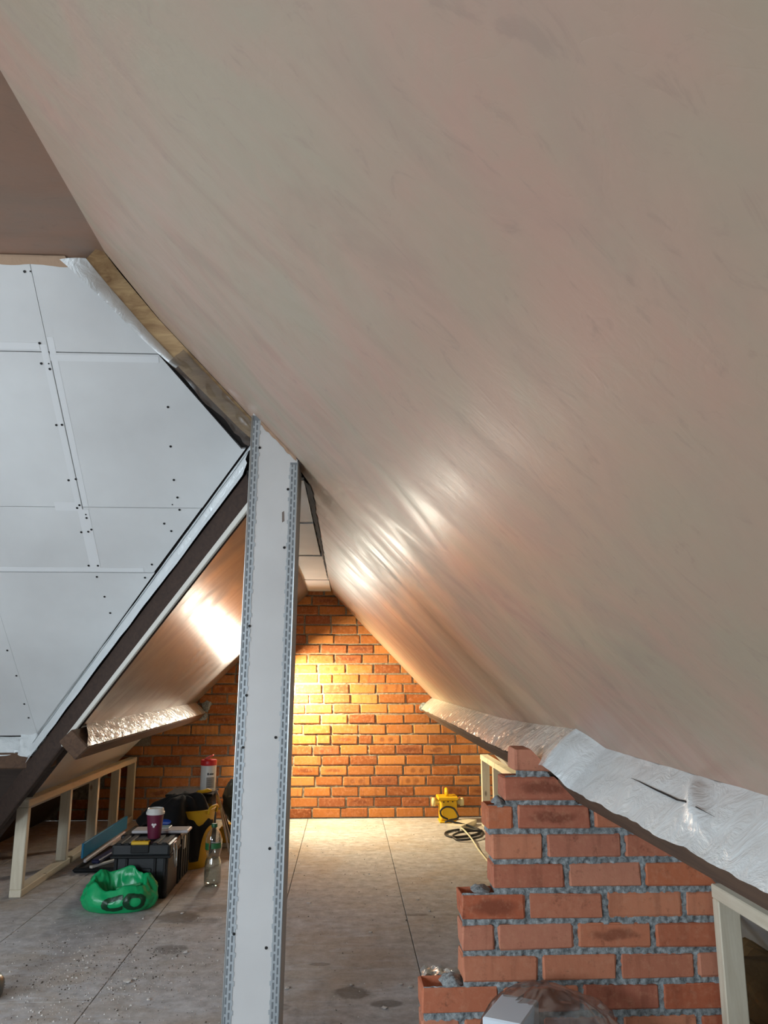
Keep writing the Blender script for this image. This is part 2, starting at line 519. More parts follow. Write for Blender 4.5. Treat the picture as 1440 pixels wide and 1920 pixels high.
# ---- floor: chipboard boards on a sub-deck
floor = tag(box('floor', (-3.5, -1.75, -0.06), (2.0, 6.72, -0.019), M['subfloor']), 'chipboard deck of the loft, dusty and littered with crumbs', 'floor', kind='structure')
xs = [-3.5, -3.3, -2.7, -2.1, -1.5, -0.9, -0.3, 0.3, 0.9, 1.5, 2.0]
for ci, (x0, x1) in enumerate(zip(xs, xs[1:])):
    j0 = [4.40, 4.42, 4.40, 4.40, 3.10, 4.36, 4.36, 4.44, 5.3, 4.44][ci]
    cuts = [-1.75] + sorted([j0 - 2.4 * k for k in range(3) if j0 - 2.4 * k > -1.7] + ([j0 + 2.4] if j0 + 2.4 < 6.5 else [])) + [6.6]
    for y0, y1 in zip(cuts, cuts[1:]):
        g = 0.0016
        box('floor_board', (x0 + g, y0 + g, -0.019), (x1 - g, y1 - g, random.uniform(-0.0006, 0.0)), M['floor'], floor, bevel=0.0012)

# ---- right slope (big trowelled plaster plane running from over the camera to the far gable)
R_xy = [(-0.838, 0.9), (0.715, -0.709), (0.715, YB), (-0.122, YB), (-0.15, 5.0), (-0.142, 2.78), (-0.17, 2.72), (-0.353, 2.665), (-0.489, 2.645), (-0.685, 2.61), (-0.838, 2.43)]
ceil_r = tag(slab('ceiling_right', [(x, y, zR(x)) for x, y in R_xy], nR * 0.014, M['plaster_right']), kind='structure')
# lower boarding beyond the purlin, down to the eaves
tag(slab('ceiling_right_eaves', [(0.74, -0.6, zR(0.74)), (1.62, -0.6, zR(1.62)), (1.62, YB, zR(1.62)), (0.74, YB, zR(0.74))], nR * 0.012, M['board']), kind='structure').location = nR * 0.05
# ---- left slope of the far part
L_xy = [(-0.36, 2.885), (-1.30, 3.81), (-1.245, 3.83), (-1.245, YB), (-0.33, YB), (-0.33, 2.86)]
ceil_l = tag(slab('ceiling_left', [(x, y, zL(x)) for x, y in L_xy], nL * 0.014, M['plaster_left']), kind='structure')
tag(slab('ceiling_left_eaves', [(-1.25, 3.97, zL(-1.25)), (-1.25, YB, zL(-1.25)), (-1.90, YB, zL(-1.90)), (-1.90, 4.62, zL(-1.90))], nL * 0.012, M['board']), kind='structure').location = nL * 0.10
beam('board_edge', (-0.375, 2.888, zL(-0.375) + .006), (-1.335, 3.836, zL(-1.335) + .006), 0.012, 0.026, M['board_edge'], ceil_l, up=(0, 0, 1), bevel=0.002)
# ---- narrow level ceiling of the far part
ceil_b = tag(box('ceiling_far', (-0.38, 2.80, 1.868), (-0.10, YB, 1.89), M['gap']), kind='structure')
for y0, y1 in ((2.80, 3.62), (3.62, 4.62), (4.62, 5.80), (5.80, YB)):
    box('plasterboard', (-0.37, y0, 1.848 - (y1 - 4.5) * 0.006), (-0.166 if y1 < 5.5 else -0.14, y1 - 0.001, 1.866), M['board'], ceil_b, bevel=0.001)
# ragged dark strip coloured in as the shadow gap beside the slope
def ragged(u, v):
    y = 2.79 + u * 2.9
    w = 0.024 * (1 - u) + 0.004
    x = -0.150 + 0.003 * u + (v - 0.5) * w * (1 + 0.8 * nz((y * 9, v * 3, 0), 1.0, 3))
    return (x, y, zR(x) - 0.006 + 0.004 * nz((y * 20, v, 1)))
grid_surf('gap_shade_strip', ragged, 120, 4, M['gap'], ceil_b)

# ---- level ceiling over the wing (damp brown plaster)
tag(slab('ceiling', [(-0.838, 0.9, 2.555), (-0.838, 2.47, 2.555), (-3.5, 2.47, 2.555), (-3.5, 0.9, 2.555)], (0, 0, 0.014), M['plaster_ceiling']), kind='structure')
# plaster daubs run over the top edge of the boards
def daub(u, v):
    x = -2.2 + u * 1.22
    y = 2.452 + v * (0.030 + 0.016 * nz((x * 7, 0, 0), 1, 5))
    z = zW(y) - 0.003 if y > 2.468 else 2.552
    return (x, y, z - 0.002 * abs(nz((x * 30, y * 60, 0))))
M['daub'] = plain('plaster_daub', srgb(180, 150, 124), 0.9, bump=0.5, bscale=50)
tag(grid_surf('trim_1', daub, 90, 5, M['daub']), kind='structure')

# ---- far slope of the wing: white plasterboards
w_base = tag(slab('ceiling_front', [(-0.66, 2.66, zW(2.66)), (-0.30, 3.02, zW(3.02)), (-1.62, 4.30, zW(4.30)), (-3.5, 4.30, zW(4.30)), (-3.5, 2.47, 2.55), (-0.85, 2.47, 2.55)], nW * 0.02, M['gap']), kind='structure')
w_base.location = nW * 0.0135
def wpt(x, z): return Vector((x, 5.02 - z, z))
def hipx(z): return -0.408 - (z - 2.007)           # right (hip) edge
def valx(z): return -0.437 + (z - 2.007) * 0.987    # lower right (valley) edge
G = 0.0014
def wboard(pts):
    return slab('plasterboard', [wpt(*p) for p in pts], nW * 0.0125, M['board'], w_base)
VJ = -1.108
wboard([(-2.3, 2.548), (VJ - G, 2.548), (VJ - G, 2.309 + G), (-2.3, 2.309 + G)])
wboard([(VJ + G * .4, 2.548), (hipx(2.548), 2.548), (hipx(2.309), 2.309 + G), (VJ + G * .4, 2.309 + G)])
wboard([(-2.3, 2.309 - G), (VJ - G, 2.309 - G), (VJ - G, 1.828 + G * .5), (-2.3, 1.828 + G * .5)])
wboard([(VJ + G, 2.309 - G), (hipx(2.309), 2.309 - G), (hipx(2.030), 2.030), (valx(2.030), 2.030), (valx(1.828), 1.828 + G * .5), (VJ + G, 1.828 + G * .5)])
wboard([(-2.3, 1.828 - G), (VJ - G, 1.828 - G), (VJ - G, 1.585 + G), (-2.3, 1.585 + G)])
wboard([(VJ + G, 1.828 - G), (valx(1.828) - .004, 1.828 - G), (valx(1.585) - .004, 1.585 + G), (VJ + G, 1.585 + G)])
VJ2 = -1.582
wboard([(-2.3, 1.585 - G * 1.4), (VJ2 - G * .3, 1.585 - G * 1.4), (VJ2 - G * .3, 0.836), (-2.3, 0.836)])
wboard([(VJ2 + G * .3, 1.585 - G * 1.4), (valx(1.585) - .002, 1.585 - G * 1.4), (valx(0.836) - .002, 0.836), (VJ2 + G * .3, 0.836)])
for x0, x1 in ((-3.5, -2.303),):
    wboard([(x0, 2.548), (x1, 2.548), (x1, 0.836), (x0, 0.836)])
# paper tape over joints
TAPE_N = [0]
def wtape(x0, x1, z0, z1):
    TAPE_N[0] += 1
    o = slab('joint_tape', [wpt(x0, z1), wpt(x1, z1), wpt(x1, z0), wpt(x0, z0)], -nW * (0.0004 + 0.00012 * TAPE_N[0]), M['tape'], w_base)
wtape(-1.135, VJ - .003, 1.83, 2.33); wtape(VJ + .003, -1.082, 1.83, 2.35)
wtape(-1.22, VJ - 0.003, 1.815, 1.845); wtape(-1.13, -1.085, 1.60, 1.82)
wtape(VJ, hipx(2.29) - .02, 2.285, 2.303); wtape(-2.2, VJ - .03, 2.316, 2.334); wtape(-2.2, -0.90, 1.588, 1.604)
# screws
bm = bmesh.new(); bmesh.ops.create_cone(bm, cap_ends=True, segments=10, radius1=0.0052, radius2=0.0046, depth=0.002)
scr_me = bpy.data.meshes.new('screw'); bm.to_mesh(scr_me); bm.free(); scr_me.materials.append(M['screw'])
def screw(p, n, parent, s=1.0):
    o = link(bpy.data.objects.new('screw', scr_me))
    o.rotation_euler = Vector(n).to_track_quat('Z', 'Y').to_euler(); o.location = p; o.scale = (s, s, s)
    keep(o, parent)
SCR = [(-1.132, 2.517), (-1.112, 2.518, .6), (-1.135, 2.333), (-1.145, 2.277), (-1.118, 2.262), (-1.118, 2.277, .6), (-1.14, 2.097), (-1.118, 2.098), (-1.14, 1.920), (-1.11, 1.924),
       (-0.70, 2.157), (-0.71, 2.035), (-0.715, 1.925), (-0.71, 1.865), (-0.735, 1.84, .6), (-0.708, 1.822), (-1.13, 1.825), (-1.118, 1.835), (-1.10, 1.79), (-1.10, 1.802, .7), (-1.105, 1.74), (-1.09, 1.748),
       (-1.135, 1.738), (-1.135, 1.612), (-1.095, 1.612), (-0.78, 1.772), (-0.755, 1.745), (-0.86, 1.618), (-0.90, 1.566), (-1.11, 1.568), (-1.095, 1.488), (-1.085, 1.42),
       (-1.60, 1.385), (-1.60, 1.255), (-1.595, 1.138), (-1.60, 1.0), (-1.60, 0.93)]
for s in SCR:
    screw(wpt(s[0], s[1]) - nW * 0.001, nW, w_base, (s[2] if len(s) > 2 else 1.0) * 0.95)
# lower part of that slope beyond its purlin (dark sheathing)
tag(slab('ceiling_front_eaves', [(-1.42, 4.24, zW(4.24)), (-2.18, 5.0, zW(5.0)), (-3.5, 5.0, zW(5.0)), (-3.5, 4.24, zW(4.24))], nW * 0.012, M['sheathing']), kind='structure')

# ---- near slope behind the camera with a rooflight opening (x -2.6..-1.5, y -0.95..-0.25)
def nslab(name, pts, mat, off=0.014, parent=None):
    return slab(name, [(x, y, zN(y)) for x, y in pts], nN * off, mat, parent)
near = tag(nslab('ceiling_near', [(-3.5, 0.9), (-3.5, -1.45), (-2.6, -1.45), (-2.6, 0.9)], M['plaster_right']), kind='structure')
keep(nslab('plaster_panel', [(-2.6, 0.9), (-2.6, -0.25), (-1.5, -0.25), (-1.5, 0.9)], M['plaster_right']), near)
keep(nslab('plaster_panel', [(-1.5, 0.9), (-1.5, -1.45), (1.43, -1.45), (-0.8, 0.86), (-0.83, 0.9)], M['plaster_right']), near)
keep(nslab('plaster_panel', [(-2.6, -0.95), (-2.6, -1.45), (-1.5, -1.45), (-1.5, -0.95)], M['plaster_right']), near)
win1 = tag(nslab('window_1', [(-2.6, -0.25), (-2.6, -0.95), (-1.5, -0.95), (-1.5, -0.25)], M['glass'], 0.004), kind='structure')
for a, b in (((-2.6, -.25), (-1.5, -.25)), ((-2.6, -.95), (-1.5, -.95)), ((-2.6, -.25), (-2.6, -.95)), ((-1.5, -.25), (-1.5, -.95))):
    beam('window_frame', (a[0], a[1], zN(a[1])), (b[0], b[1], zN(b[1])), 0.06, 0.06, M['window_frame'], win1, up=nN)
# ---- left end wall of the wing with its window
wl = tag(box('wall_left', (-3.56, -1.5, 0.0), (-3.5, 5.0, 0.62), M['plaster_right']), kind='structure')
box('plaster_panel', (-3.56, -1.5, 0.62), (-3.5, 0.45, 2.6), M['plaster_right'], wl)
box('plaster_panel', (-3.56, 2.05, 0.62), (-3.5, 5.0, 2.6), M['plaster_right'], wl)
box('plaster_panel', (-3.56, 0.45, 2.05), (-3.5, 2.05, 2.6), M['plaster_right'], wl)
win2 = tag(box('window_2', (-3.535, 0.45, 0.62), (-3.53, 2.05, 2.05), M['glass']), kind='structure')
for lo, hi in (((-3.56, .45, .62), (-3.5, .51, 2.05)), ((-3.56, 1.99, .62), (-3.5, 2.05, 2.05)), ((-3.56, .51, .62), (-3.5, 1.99, .68)), ((-3.56, .51, 1.99), (-3.5, 1.99, 2.05)), ((-3.55, 1.225, .68), (-3.51, 1.275, 1.99))):
    box('window_frame', lo, hi, M['window_frame'], win2, bevel=0.004)
# ---- wall behind the camera (knee wall) and dark eaves linings
tag(box('wall_near', (-3.5, -1.5, 0.0), (1.6, -1.44, 0.3), M['board']), kind='structure')
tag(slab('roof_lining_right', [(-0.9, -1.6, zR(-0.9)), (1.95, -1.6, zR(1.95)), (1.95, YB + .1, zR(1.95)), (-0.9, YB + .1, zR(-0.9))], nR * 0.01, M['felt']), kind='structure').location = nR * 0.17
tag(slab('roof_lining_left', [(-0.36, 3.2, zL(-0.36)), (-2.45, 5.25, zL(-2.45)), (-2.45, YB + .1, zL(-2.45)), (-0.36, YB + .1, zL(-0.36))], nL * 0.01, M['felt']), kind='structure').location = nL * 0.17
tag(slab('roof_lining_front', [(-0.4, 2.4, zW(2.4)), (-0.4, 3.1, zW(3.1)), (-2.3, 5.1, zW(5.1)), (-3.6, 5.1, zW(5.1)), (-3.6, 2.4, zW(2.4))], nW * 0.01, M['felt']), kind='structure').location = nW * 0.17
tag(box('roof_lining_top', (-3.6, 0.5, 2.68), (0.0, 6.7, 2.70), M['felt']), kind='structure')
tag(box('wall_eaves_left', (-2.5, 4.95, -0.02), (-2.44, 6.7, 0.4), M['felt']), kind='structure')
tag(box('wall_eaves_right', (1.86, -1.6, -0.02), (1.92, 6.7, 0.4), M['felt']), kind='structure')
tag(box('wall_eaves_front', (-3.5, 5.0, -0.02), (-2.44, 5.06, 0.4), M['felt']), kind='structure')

# ------------------------------------------------------------------ bricks
def brick_mesh(L, W, Hh, seed, frog=False):
    """worn brick with soft, uneven arrises; local origin at the centre"""
    rnd = random.Random(seed)
    bm = bmesh.new()
    bm_box(bm, (-L / 2, -W / 2, -Hh / 2), (L / 2, W / 2, Hh / 2), bevel=0.0045, seg=1)
    for v in bm.verts:
        v.co += Vector((rnd.uniform(-.0026, .0026), rnd.uniform(-.0012, .0012), rnd.uniform(-.0022, .0022)))
    if frog:
        top = max(bm.faces, key=lambda f: f.normal.z * f.calc_area())
        bmesh.ops.inset_individual(bm, faces=[top], thickness=0.022)
        bmesh.ops.translate(bm, verts=top.verts[:], vec=(0, 0, -0.014))
    bmesh.ops.recalc_face_normals(bm, faces=bm.faces[:])
    me = bpy.data.meshes.new('brick'); bm.to_mesh(me); bm.free()
    return me

# ---- far gable wall
wall_b = tag(box('wall_back', (-2.6, YB + 0.012, 0.0), (2.0, YB + 0.11, 2.0), M['mortar_far']), kind='structure')
def mort(u, v):
    x = -2.5 + u * 4.4; z = v * 1.95
    return (x, YB + 0.009 + 0.006 * nz((x * 45, z * 45, 0)) - 0.003 * nz((x * 14, z * 14, 5)), z)
grid_surf('mortar', mort, 440, 190, M['mortar_far'], wall_b)
CH = 0.0816
lens = [0.216, 0.213, 0.219, 0.210, 0.104]
BM = {}
for l in lens:
    BM[l] = [brick_mesh(l, 0.10, CH - 0.0135, int(l * 1e4) + k) for k in range(4)]
    for me in BM[l]: me.materials.append(M['brick_far'])
for row in range(24):
    zc = row * CH + CH / 2 + 0.001
    if zc > 1.92: break
    x = -2.5 + (0.114 if row % 2 else 0.0) + random.uniform(-.03, .03)
    while x < 1.8:
        l = random.choice(lens[:4]) if random.random() > 0.09 else lens[4]
        lo, hi = x, x + l
        ztop = zc + CH / 2
        zb = zc - CH / 2
        vis_r = zR(lo) > zb - 0.02 and hi < 1.75
        vis_l = zL(hi) > zb - 0.02
        if vis_r and vis_l and zb < 1.86:
            o = link(bpy.data.objects.new('brick', random.choice(BM[l])))
            o.location = (x + l / 2, YB + 0.05 + random.uniform(-.004, .003), zc + random.uniform(-.0015, .0015))
            o.rotation_euler = (random.uniform(-.012, .012), random.uniform(-.006, .006), random.uniform(-.01, .01))
            keep(o, wall_b)
        x += l + random.uniform(0.010, 0.017)
# grey cement packing where the purlins enter the wall
def lump(name, c, r, mat, parent, seed, n=10, amp=0.35):
    def f(u, v):
        th = u * 2 * math.pi; ph = v * math.pi
        d = Vector((math.sin(ph) * math.cos(th), math.sin(ph) * math.sin(th), math.cos(ph)))
        k = 1 + amp * nz(d * 1.8, 1.0, seed)
        return Vector(c) + Vector((d.x * r[0], d.y * r[1], d.z * r[2])) * k
    return grid_surf(name, f, n * 2, n, mat, parent, wrap_u=True, smooth=False)
lump('cement_packing', (-1.15, YB + .004, .885), (.04, .014, .05), M['mortar_near'], wall_b, 3)
lump('cement_packing', (-1.20, YB + .004, .80), (.06, .012, .035), M['mortar_near'], wall_b, 8)
lump('cement_packing', (0.66, YB + .004, .87), (.05, .014, .04), M['mortar_near'], wall_b, 12)

# ---- stepped brick pier under the right purlin
PY = 2.35; PCH = 0.0797; PD = 0.103
pier = empty('brick_pier', (0.7, PY, 0), 'stepped red brick pier with grey mortar standing under the right purlin', 'brick pier')
rows = [(0.498, 0.660), (0.463, 0.700), (0.410, 0.493, 0.721, 0.95), (0.422, 0.579, 0.808, 1.04, 1.2), (0.424, 0.638, 0.862, 1.091, 1.3),
        (0.331, 0.519, 0.746, 0.976, 1.2, 1.38), (0.331, 0.428, 0.656, 0.881, 1.112, 1.32), (0.331, 0.55, 0.775, 0.997, 1.22, 1.40), (0.217, 0.437, 0.664, 0.89, 1.118, 1.345),
        (0.218, 0.327, 0.548, 0.771, 0.995, 1.22, 1.44), (0.219, 0.44, 0.665, 0.89, 1.115, 1.34), (0.10, 0.325, 0.55, 0.775, 1.0, 1.22, 1.44)]
rows = [tuple(x for x in rw if x < 1.085) + ((1.112,) if rw[-1] > 1.0 else ()) for rw in rows]
def clip_pts(me, co, no):
    bm = bmesh.new(); bm.from_mesh(me)
    r = bmesh.ops.bisect_plane(bm, geom=bm.verts[:] + bm.edges[:] + bm.faces[:], plane_co=co, plane_no=no, clear_outer=True)
    es = [e for e in r['geom_cut'] if isinstance(e, bmesh.types.BMEdge)]
    if es: bmesh.ops.holes_fill(bm, edges=es)
    bm.to_mesh(me); n = len(bm.verts); bm.free()
    return n
seed = 100
ledge = {2: 0, 5: 0, 8: 0}
for i, rw in enumerate(rows):
    zt = 0.930 - PCH * i; zb = zt - PCH
    for j, (a, b) in enumerate(zip(rw, rw[1:])):
        seed += 1
        g0 = 0.0 if j == 0 else 0.0075
        x0, x1 = a + g0, b - 0.0075
        Lb = x1 - x0
        if Lb < 0.03: continue
        me = brick_mesh(Lb, PD, PCH - 0.0155, seed, frog=(j == 0 and i in ledge))
        c = Vector(((x0 + x1) / 2 + random.uniform(-.001, .001), PY + PD / 2 + random.uniform(-.002, .001), zb + 0.0155 + (PCH - 0.0155) / 2 + random.uniform(-.001, .001)))
        # cut under the roof boarding, and round the purlin
        top_gap = 0.02
        n = clip_pts(me, Vector((x0, 0, zR(x0) - top_gap)) - c + Vector((0, c.y, 0)), nR)
        if n >= 6 and i < 2:
            n = clip_pts(me, Vector((0.575 if i == 0 else 0.655, c.y, 0.90 if i == 0 else 0.81)) - c, Vector((1, 0, 1)).normalized())
        if n < 6: continue
        me.materials.append(M['brick_near'])
        o = link(bpy.data.objects.new('brick', me)); o.location = c
        o.rotation_euler = (random.uniform(-.008, .008), random.uniform(-.004, .004), random.uniform(-.008, .008))
        keep(o, pier)
# rough mortar: front skin following the stepped outline, joints squeezed and ragged, plus a core
bm = bmesh.new()
def left_of(z):
    i = int((0.930 - z) / PCH)
    i = max(0, min(len(rows) - 1, i))
    return rows[i][0] + 0.004
dx = 0.0045
nx, nzc = int(1.25 / dx), int(0.94 / dx)
vid = {}
def mv(ix, iz):
    k = (ix, iz)
    if k not in vid:
        x = 0.10 + ix * dx; z = iz * dx
        d = 0.005 + 0.011 * noise.noise(Vector((x * 70, 0, z * 70))) - 0.006 * max(0, noise.noise(Vector((x * 24, 3, z * 24)))) + 0.003 * noise.noise(Vector((x * 190, 1, z * 190)))
        d = max(d, 0.0032)
        vid[k] = bm.verts.new((x, PY + d, z))
    return vid[k]
for iz in range(nzc):
    z = (iz + .5) * dx
    if z > 0.925: continue
    xl = left_of(z - 0.004)
    for ix in range(nx):
        x = 0.10 + (ix + .5) * dx
        if x < xl: continue
        if z > zR(x) - 0.03: continue
        if z > 0.775 and x + z > 1.455: continue
        if x > 1.106: continue
        bm.faces.new((mv(ix, iz), mv(ix + 1, iz), mv(ix + 1, iz + 1), mv(ix, iz + 1)))
mort_o = from_bm('mortar', bm, M['mortar_near'], smooth=True); keep(mort_o, pier)
bm = bmesh.new()
for i, rw in enumerate(rows):
    zt = 0.930 - PCH * i; zb = zt - PCH
    if i == 0: continue
    xr = min((1.687 - zt) / 1.036 - 0.03, 1.105)
    if i == 1: xr = 0.60
    if i == 2: xr = 0.68
    bm_box(bm, (rw[0] + 0.008, PY + 0.014, zb - 0.001), (xr, PY + PD - 0.008, zb + 0.0136))
    for b in rw[1:-1]:
        if b < xr: bm_box(bm, (b - 0.007, PY + 0.014, zb), (b + 0.007, PY + PD - 0.008, zt))
core = from_bm('mortar_bed', bm, M['mortar_near']); keep(core, pier)
# spilled mortar on the steps
def spill(name, c, sx, sy, h, sd):
    def f(u, v):
        a = u * 2 * math.pi
        k = v * (1 + 0.35 * nz((math.cos(a) * 2, math.sin(a) * 2, sd)))
        x = c[0] + math.cos(a) * sx * k; y = c[1] + math.sin(a) * sy * k
        return (x, min(max(y, PY + .002), PY + PD), c[2] + h * (1 - v * v) * (1 + 0.6 * nz((x * 50, y * 50, sd))) + 0.002 * nz((x * 120, y * 120, 1)))
    return grid_surf(name, f, 26, 7, M['mortar_near'], pier, wrap_u=True)
spill('mortar_spill', (0.305, PY + .045, 0.296), .035, .045, .02, 2)
spill('mortar_spill', (0.395, PY + .05, 0.534), .03, .045, .012, 5)
spill('mortar_spill', (0.455, PY + .05, 0.772), .02, .045, .016, 9)

# ------------------------------------------------------------------ purlins, rafters, wraps
def crumple(p, amp, s=9, sd=0):
    return amp * (nz(p, s, sd) + 0.5 * nz(p, s * 2.7, sd + 3) + 0.3 * abs(nz(p, s * 6, sd + 5)))

# ---- right purlin
pr = empty('purlin', (0.66, 3.0, 0.78), 'long old timber purlin wrapped in white foil along the right slope', 'roof beam')
def r_shift(y):
    """upslope bulge of the wrap where the pieces meet above the pier"""
    if y >= 2.30: return 0.062 * max(0, 1 - (y - 2.30) / 1.5) ** 1.4
    if y >= 2.17: return 0.062 * (y - 2.17) / 0.13
    return 0.0
def r_wrap(y0, y1):
    def f(u, v):
        y = y0 + u * (y1 - y0)
        s = r_shift(y)
        depth = 0.150 if y < 2.2 else 0.150 - 0.022 * min(1, (y - 2.2) / 2.0)
        P0 = Vector((0.716, y, zR(0.716))) + Vector((-0.694, 0, 0.719)) * s
        d = Vector((-0.72, 0, -0.694))
        p = P0 + d * (depth * v)
        nrm = Vector((-0.694, 0, 0.72))
        edge = min(1, min(v, 1 - v) * 8 + 0.25)
        off = crumple((y, p.x, p.z), 0.0045, 7, 2) * edge + 0.006 * math.sin(v * math.pi)
        # pinched crease and loose flap nearer the camera
        off += 0.018 * math.exp(-(((y - 1.50 + (v - .5) * 0.22) / 0.030) ** 2)) * math.sin(min(1, v * 1.3) * math.pi)
        off += 0.012 * math.exp(-((y - 2.24) / 0.035) ** 2) * (1 - abs(v - 0.4))
        q = p + nrm * off
        q += d * (0.004 * nz((y * 11, v, 0), 1, 8) + 0.003 * nz((y * 31, v, 0), 1, 2)) * (1 if v > .9 else 0.2)
        if v < 0.05: q += Vector((-0.694, 0, 0.719)) * (0.006 * abs(nz((y * 6, 0, 0), 1, 4)))
        return q
    return f
grid_surf('foil_wrap', r_wrap(-0.65, 2.17), 230, 16, M['foil_white'], pr)
grid_surf('foil_fold', r_wrap(2.165, 2.32), 26, 16, M['foil_white'], pr)
grid_surf('foil_wrap', r_wrap(2.315, YB), 260, 16, M['foil_cream'], pr)
beam('timber', (0.716 - .72 * .082 + .694 * .055, -0.65, zR(.716) - .694 * .082 - .72 * .055), (0.716 - .72 * .062 + .694 * .055, YB, zR(.716) - .694 * .062 - .72 * .055), 0.135, 0.09, M['old_timber'], pr, up=(0.694, 0, -0.72), bevel=0.006)
seam = []
for k in range(9):
    yy = 1.86 - .44 * k / 8; vv = .40 + .10 * k / 8
    th = .014 * math.sin(math.pi * (k + .4) / 8.8)
    seam.append((yy - 1, vv - th, vv + th))
sf = r_wrap(1, 2)
mesh_obj('torn_seam', [sf(u, a) + Vector((-.694, 0, .72)) * 0.003 for u, a, b in seam] + [sf(u, b) + Vector((-.694, 0, .72)) * 0.003 for u, a, b in seam], [(k, k + 1, k + 10, k + 9) for k in range(8)], M['gap'])
keep(bpy.data.objects['torn_seam'], pr)

# ---- left purlin of the far part
pl = empty('purlin', (-1.2, 5.0, 0.8), 'short timber purlin faced with crinkled silver foil below the left slope', 'roof beam')
def l_wrap(u, v):
    y = 3.64 + u * (YB - 3.64)
    y += (1 - u) ** 8 * (1 - v) * 0.22
    P0 = Vector((-1.238, y, zL(-1.238)))
    d = Vector((0.707, 0, -0.707))
    p = P0 + d * (0.118 * v)
    edge = min(1, min(v, 1 - v) * 8 + 0.2)
    return p + Vector((0.707, 0, 0.707)) * (crumple((y, p.x, p.z), 0.004, 8, 6) * edge + 0.004 * math.sin(v * math.pi)) + d * (0.003 * nz((y * 14, v, 0)) if v > .9 else 0)
grid_surf('foil_wrap', l_wrap, 200, 14, M['foil_cream'], pl)
beam('timber', (-1.238 + .707 * .012, 3.68, zL(-1.238) - .707 * .112), (-1.238 + .707 * .012, YB, zL(-1.238) - .707 * .112), 0.115, 0.08, M['old_timber'], pl, up=(0.707, 0, 0.707), bevel=0.006)

# ---- purlin of the boarded wing slope, foil over brown timber
pw = empty('purlin', (-2.3, 4.1, 0.7), 'brown timber purlin with folded white foil at the foot of the white boards', 'roof beam')
def w_wrap(u, v):
    x = -3.5 + u * (3.5 - 1.53)
    P0 = Vector((x, 4.188, zW(4.188)))
    d = Vector((0, -0.62, -0.78))
    p = P0 + d * (0.115 * v)
    tear = 0.02 * math.exp(-((x + 1.655) / 0.03) ** 2) - 0.012 * math.exp(-((x + 1.60) / 0.02) ** 2)
    if v > 0.85: p += d * (-tear + 0.004 * nz((x * 12, 0, 0)))
    return p + Vector((0, -0.78, 0.62)) * crumple((x, p.y, p.z), 0.005, 8, 9)
grid_surf('foil_wrap', w_wrap, 150, 12, M['foil_white'], pw)
beam('timber', (-3.5, 4.188, 0.718), (-1.50, 4.188, 0.718), 0.13, 0.078, M['old_timber'], pw, bevel=0.006)

# ---- valley rafter between the boards and the left slope
va = empty('valley_rafter', (-0.4, 2.9, 1.85), 'dark valley rafter with white foil strip sloping down from the post head', 'roof beam')
def val(s, dz): return Vector((1.2625 - s + 0.0, 1.2625 + s - 0.0, 3.4125 - s + dz))   # X+Y=2.525
hd = Vector((0.7071, 0.7071, 0))
def v_foil(u, v):
    s = 1.66 + u * (2.855 - 1.66)
    zt = 3.727 - s; zb2 = 3.4125 - s + 0.150
    top = Vector((valx(zt) + 0.012, 5.02 - zt, zt)); bot = val(s, 0.150) - hd * 0.012
    k = v if v < .5 else v
    p = top.lerp(bot, k) - hd * (0.016 * (1 if 0.35 < v < 0.62 else 0.2) * 1.0)
    if v > .9: p += Vector((0, 0, 0.006 * nz((s * 9, 0, 0), 1, 3)))
    return p - hd * crumple((s, v * .15, 0), 0.003, 7, 4)
grid_surf('foil_strip', v_foil, 160, 14, M['foil_white'], va)
def v_tape(u, v):
    return Vector(v_foil(u, .16 + .26 * v)) - hd * 0.003
grid_surf('foil_tape', v_tape, 120, 4, M['tape_bright'], va)
beam('timber', val(1.62, 0.082) + hd * 0.012, val(3.40, 0.082) + hd * 0.012, 0.03, 0.125, M['dark_timber'], va, bevel=0.005)
def v_corner(u, v):
    x = -1.665 + 0.125 * u + 0.02 * v
    p = Vector((x, 4.186 - .072 * v, .836 - .092 * v))
    return p + Vector((0, -.78, .62)) * (.006 + .012 * abs(nz((u * 3.2, v * 2.6, 0), 1, 2)) + .014 * math.exp(-((u - .62 - .2 * v) / .12) ** 2)) + Vector((0, 0, -.010 * math.sin(u * 6) * v))
grid_surf('foil_corner', v_corner, 24, 12, M['foil_white'], va)

# ---- hip rafter and its fascia along the cut edge of the right slope
hp = empty('hip_rafter', (-0.6, 2.6, 2.2), 'stained hip rafter with torn white foil strip from ceiling to post head', 'roof beam')
E_ = [(-0.850, 2.405), (-0.80, 2.50), (-0.685, 2.605), (-0.489, 2.640), (-0.353, 2.660), (-0.30, 2.665)]
def epos(u):
    t = u * (len(E_) - 1); i = min(int(t), len(E_) - 2); f = t - i
    x = E_[i][0] * (1 - f) + E_[i + 1][0] * f; y = E_[i][1] * (1 - f) + E_[i + 1][1] * f
    return Vector((x, y, zR(x)))
def fas(u, v):
    p = epos(u); w = 0.080 - 0.032 * u
    return p - nR * (0.002 + w * v) + Vector((0, 0.02 * v, 0)) + Vector((0, -1, 0)) * (crumple((p.x, v * .1, 0), 0.005, 9, 1) * (0.3 if u < .45 else 1))
grid_surf('fascia', fas, 90, 8, M['fascia'], hp)
def fstrip(u, v):
    uu = u * 0.52; p = epos(uu); w = 0.075 - 0.012 * uu
    wid = 0.040 * (1 - u) ** 0.6 + 0.020
    q = p - nR * (w - 0.012) + Vector((0, 0.012, 0))
    return q - nR * (wid * v) + Vector((0, -0.012, 0)) * math.sin(v * 2.2) + Vector((0, -1, 0)) * crumple((q.x, v * .05, 0), 0.004, 12, 7) + (Vector((-.04, 0, .03)) * (1 - u) ** 6 * v)
grid_surf('foil_strip', fstrip, 60, 7, M['foil_white'], hp)
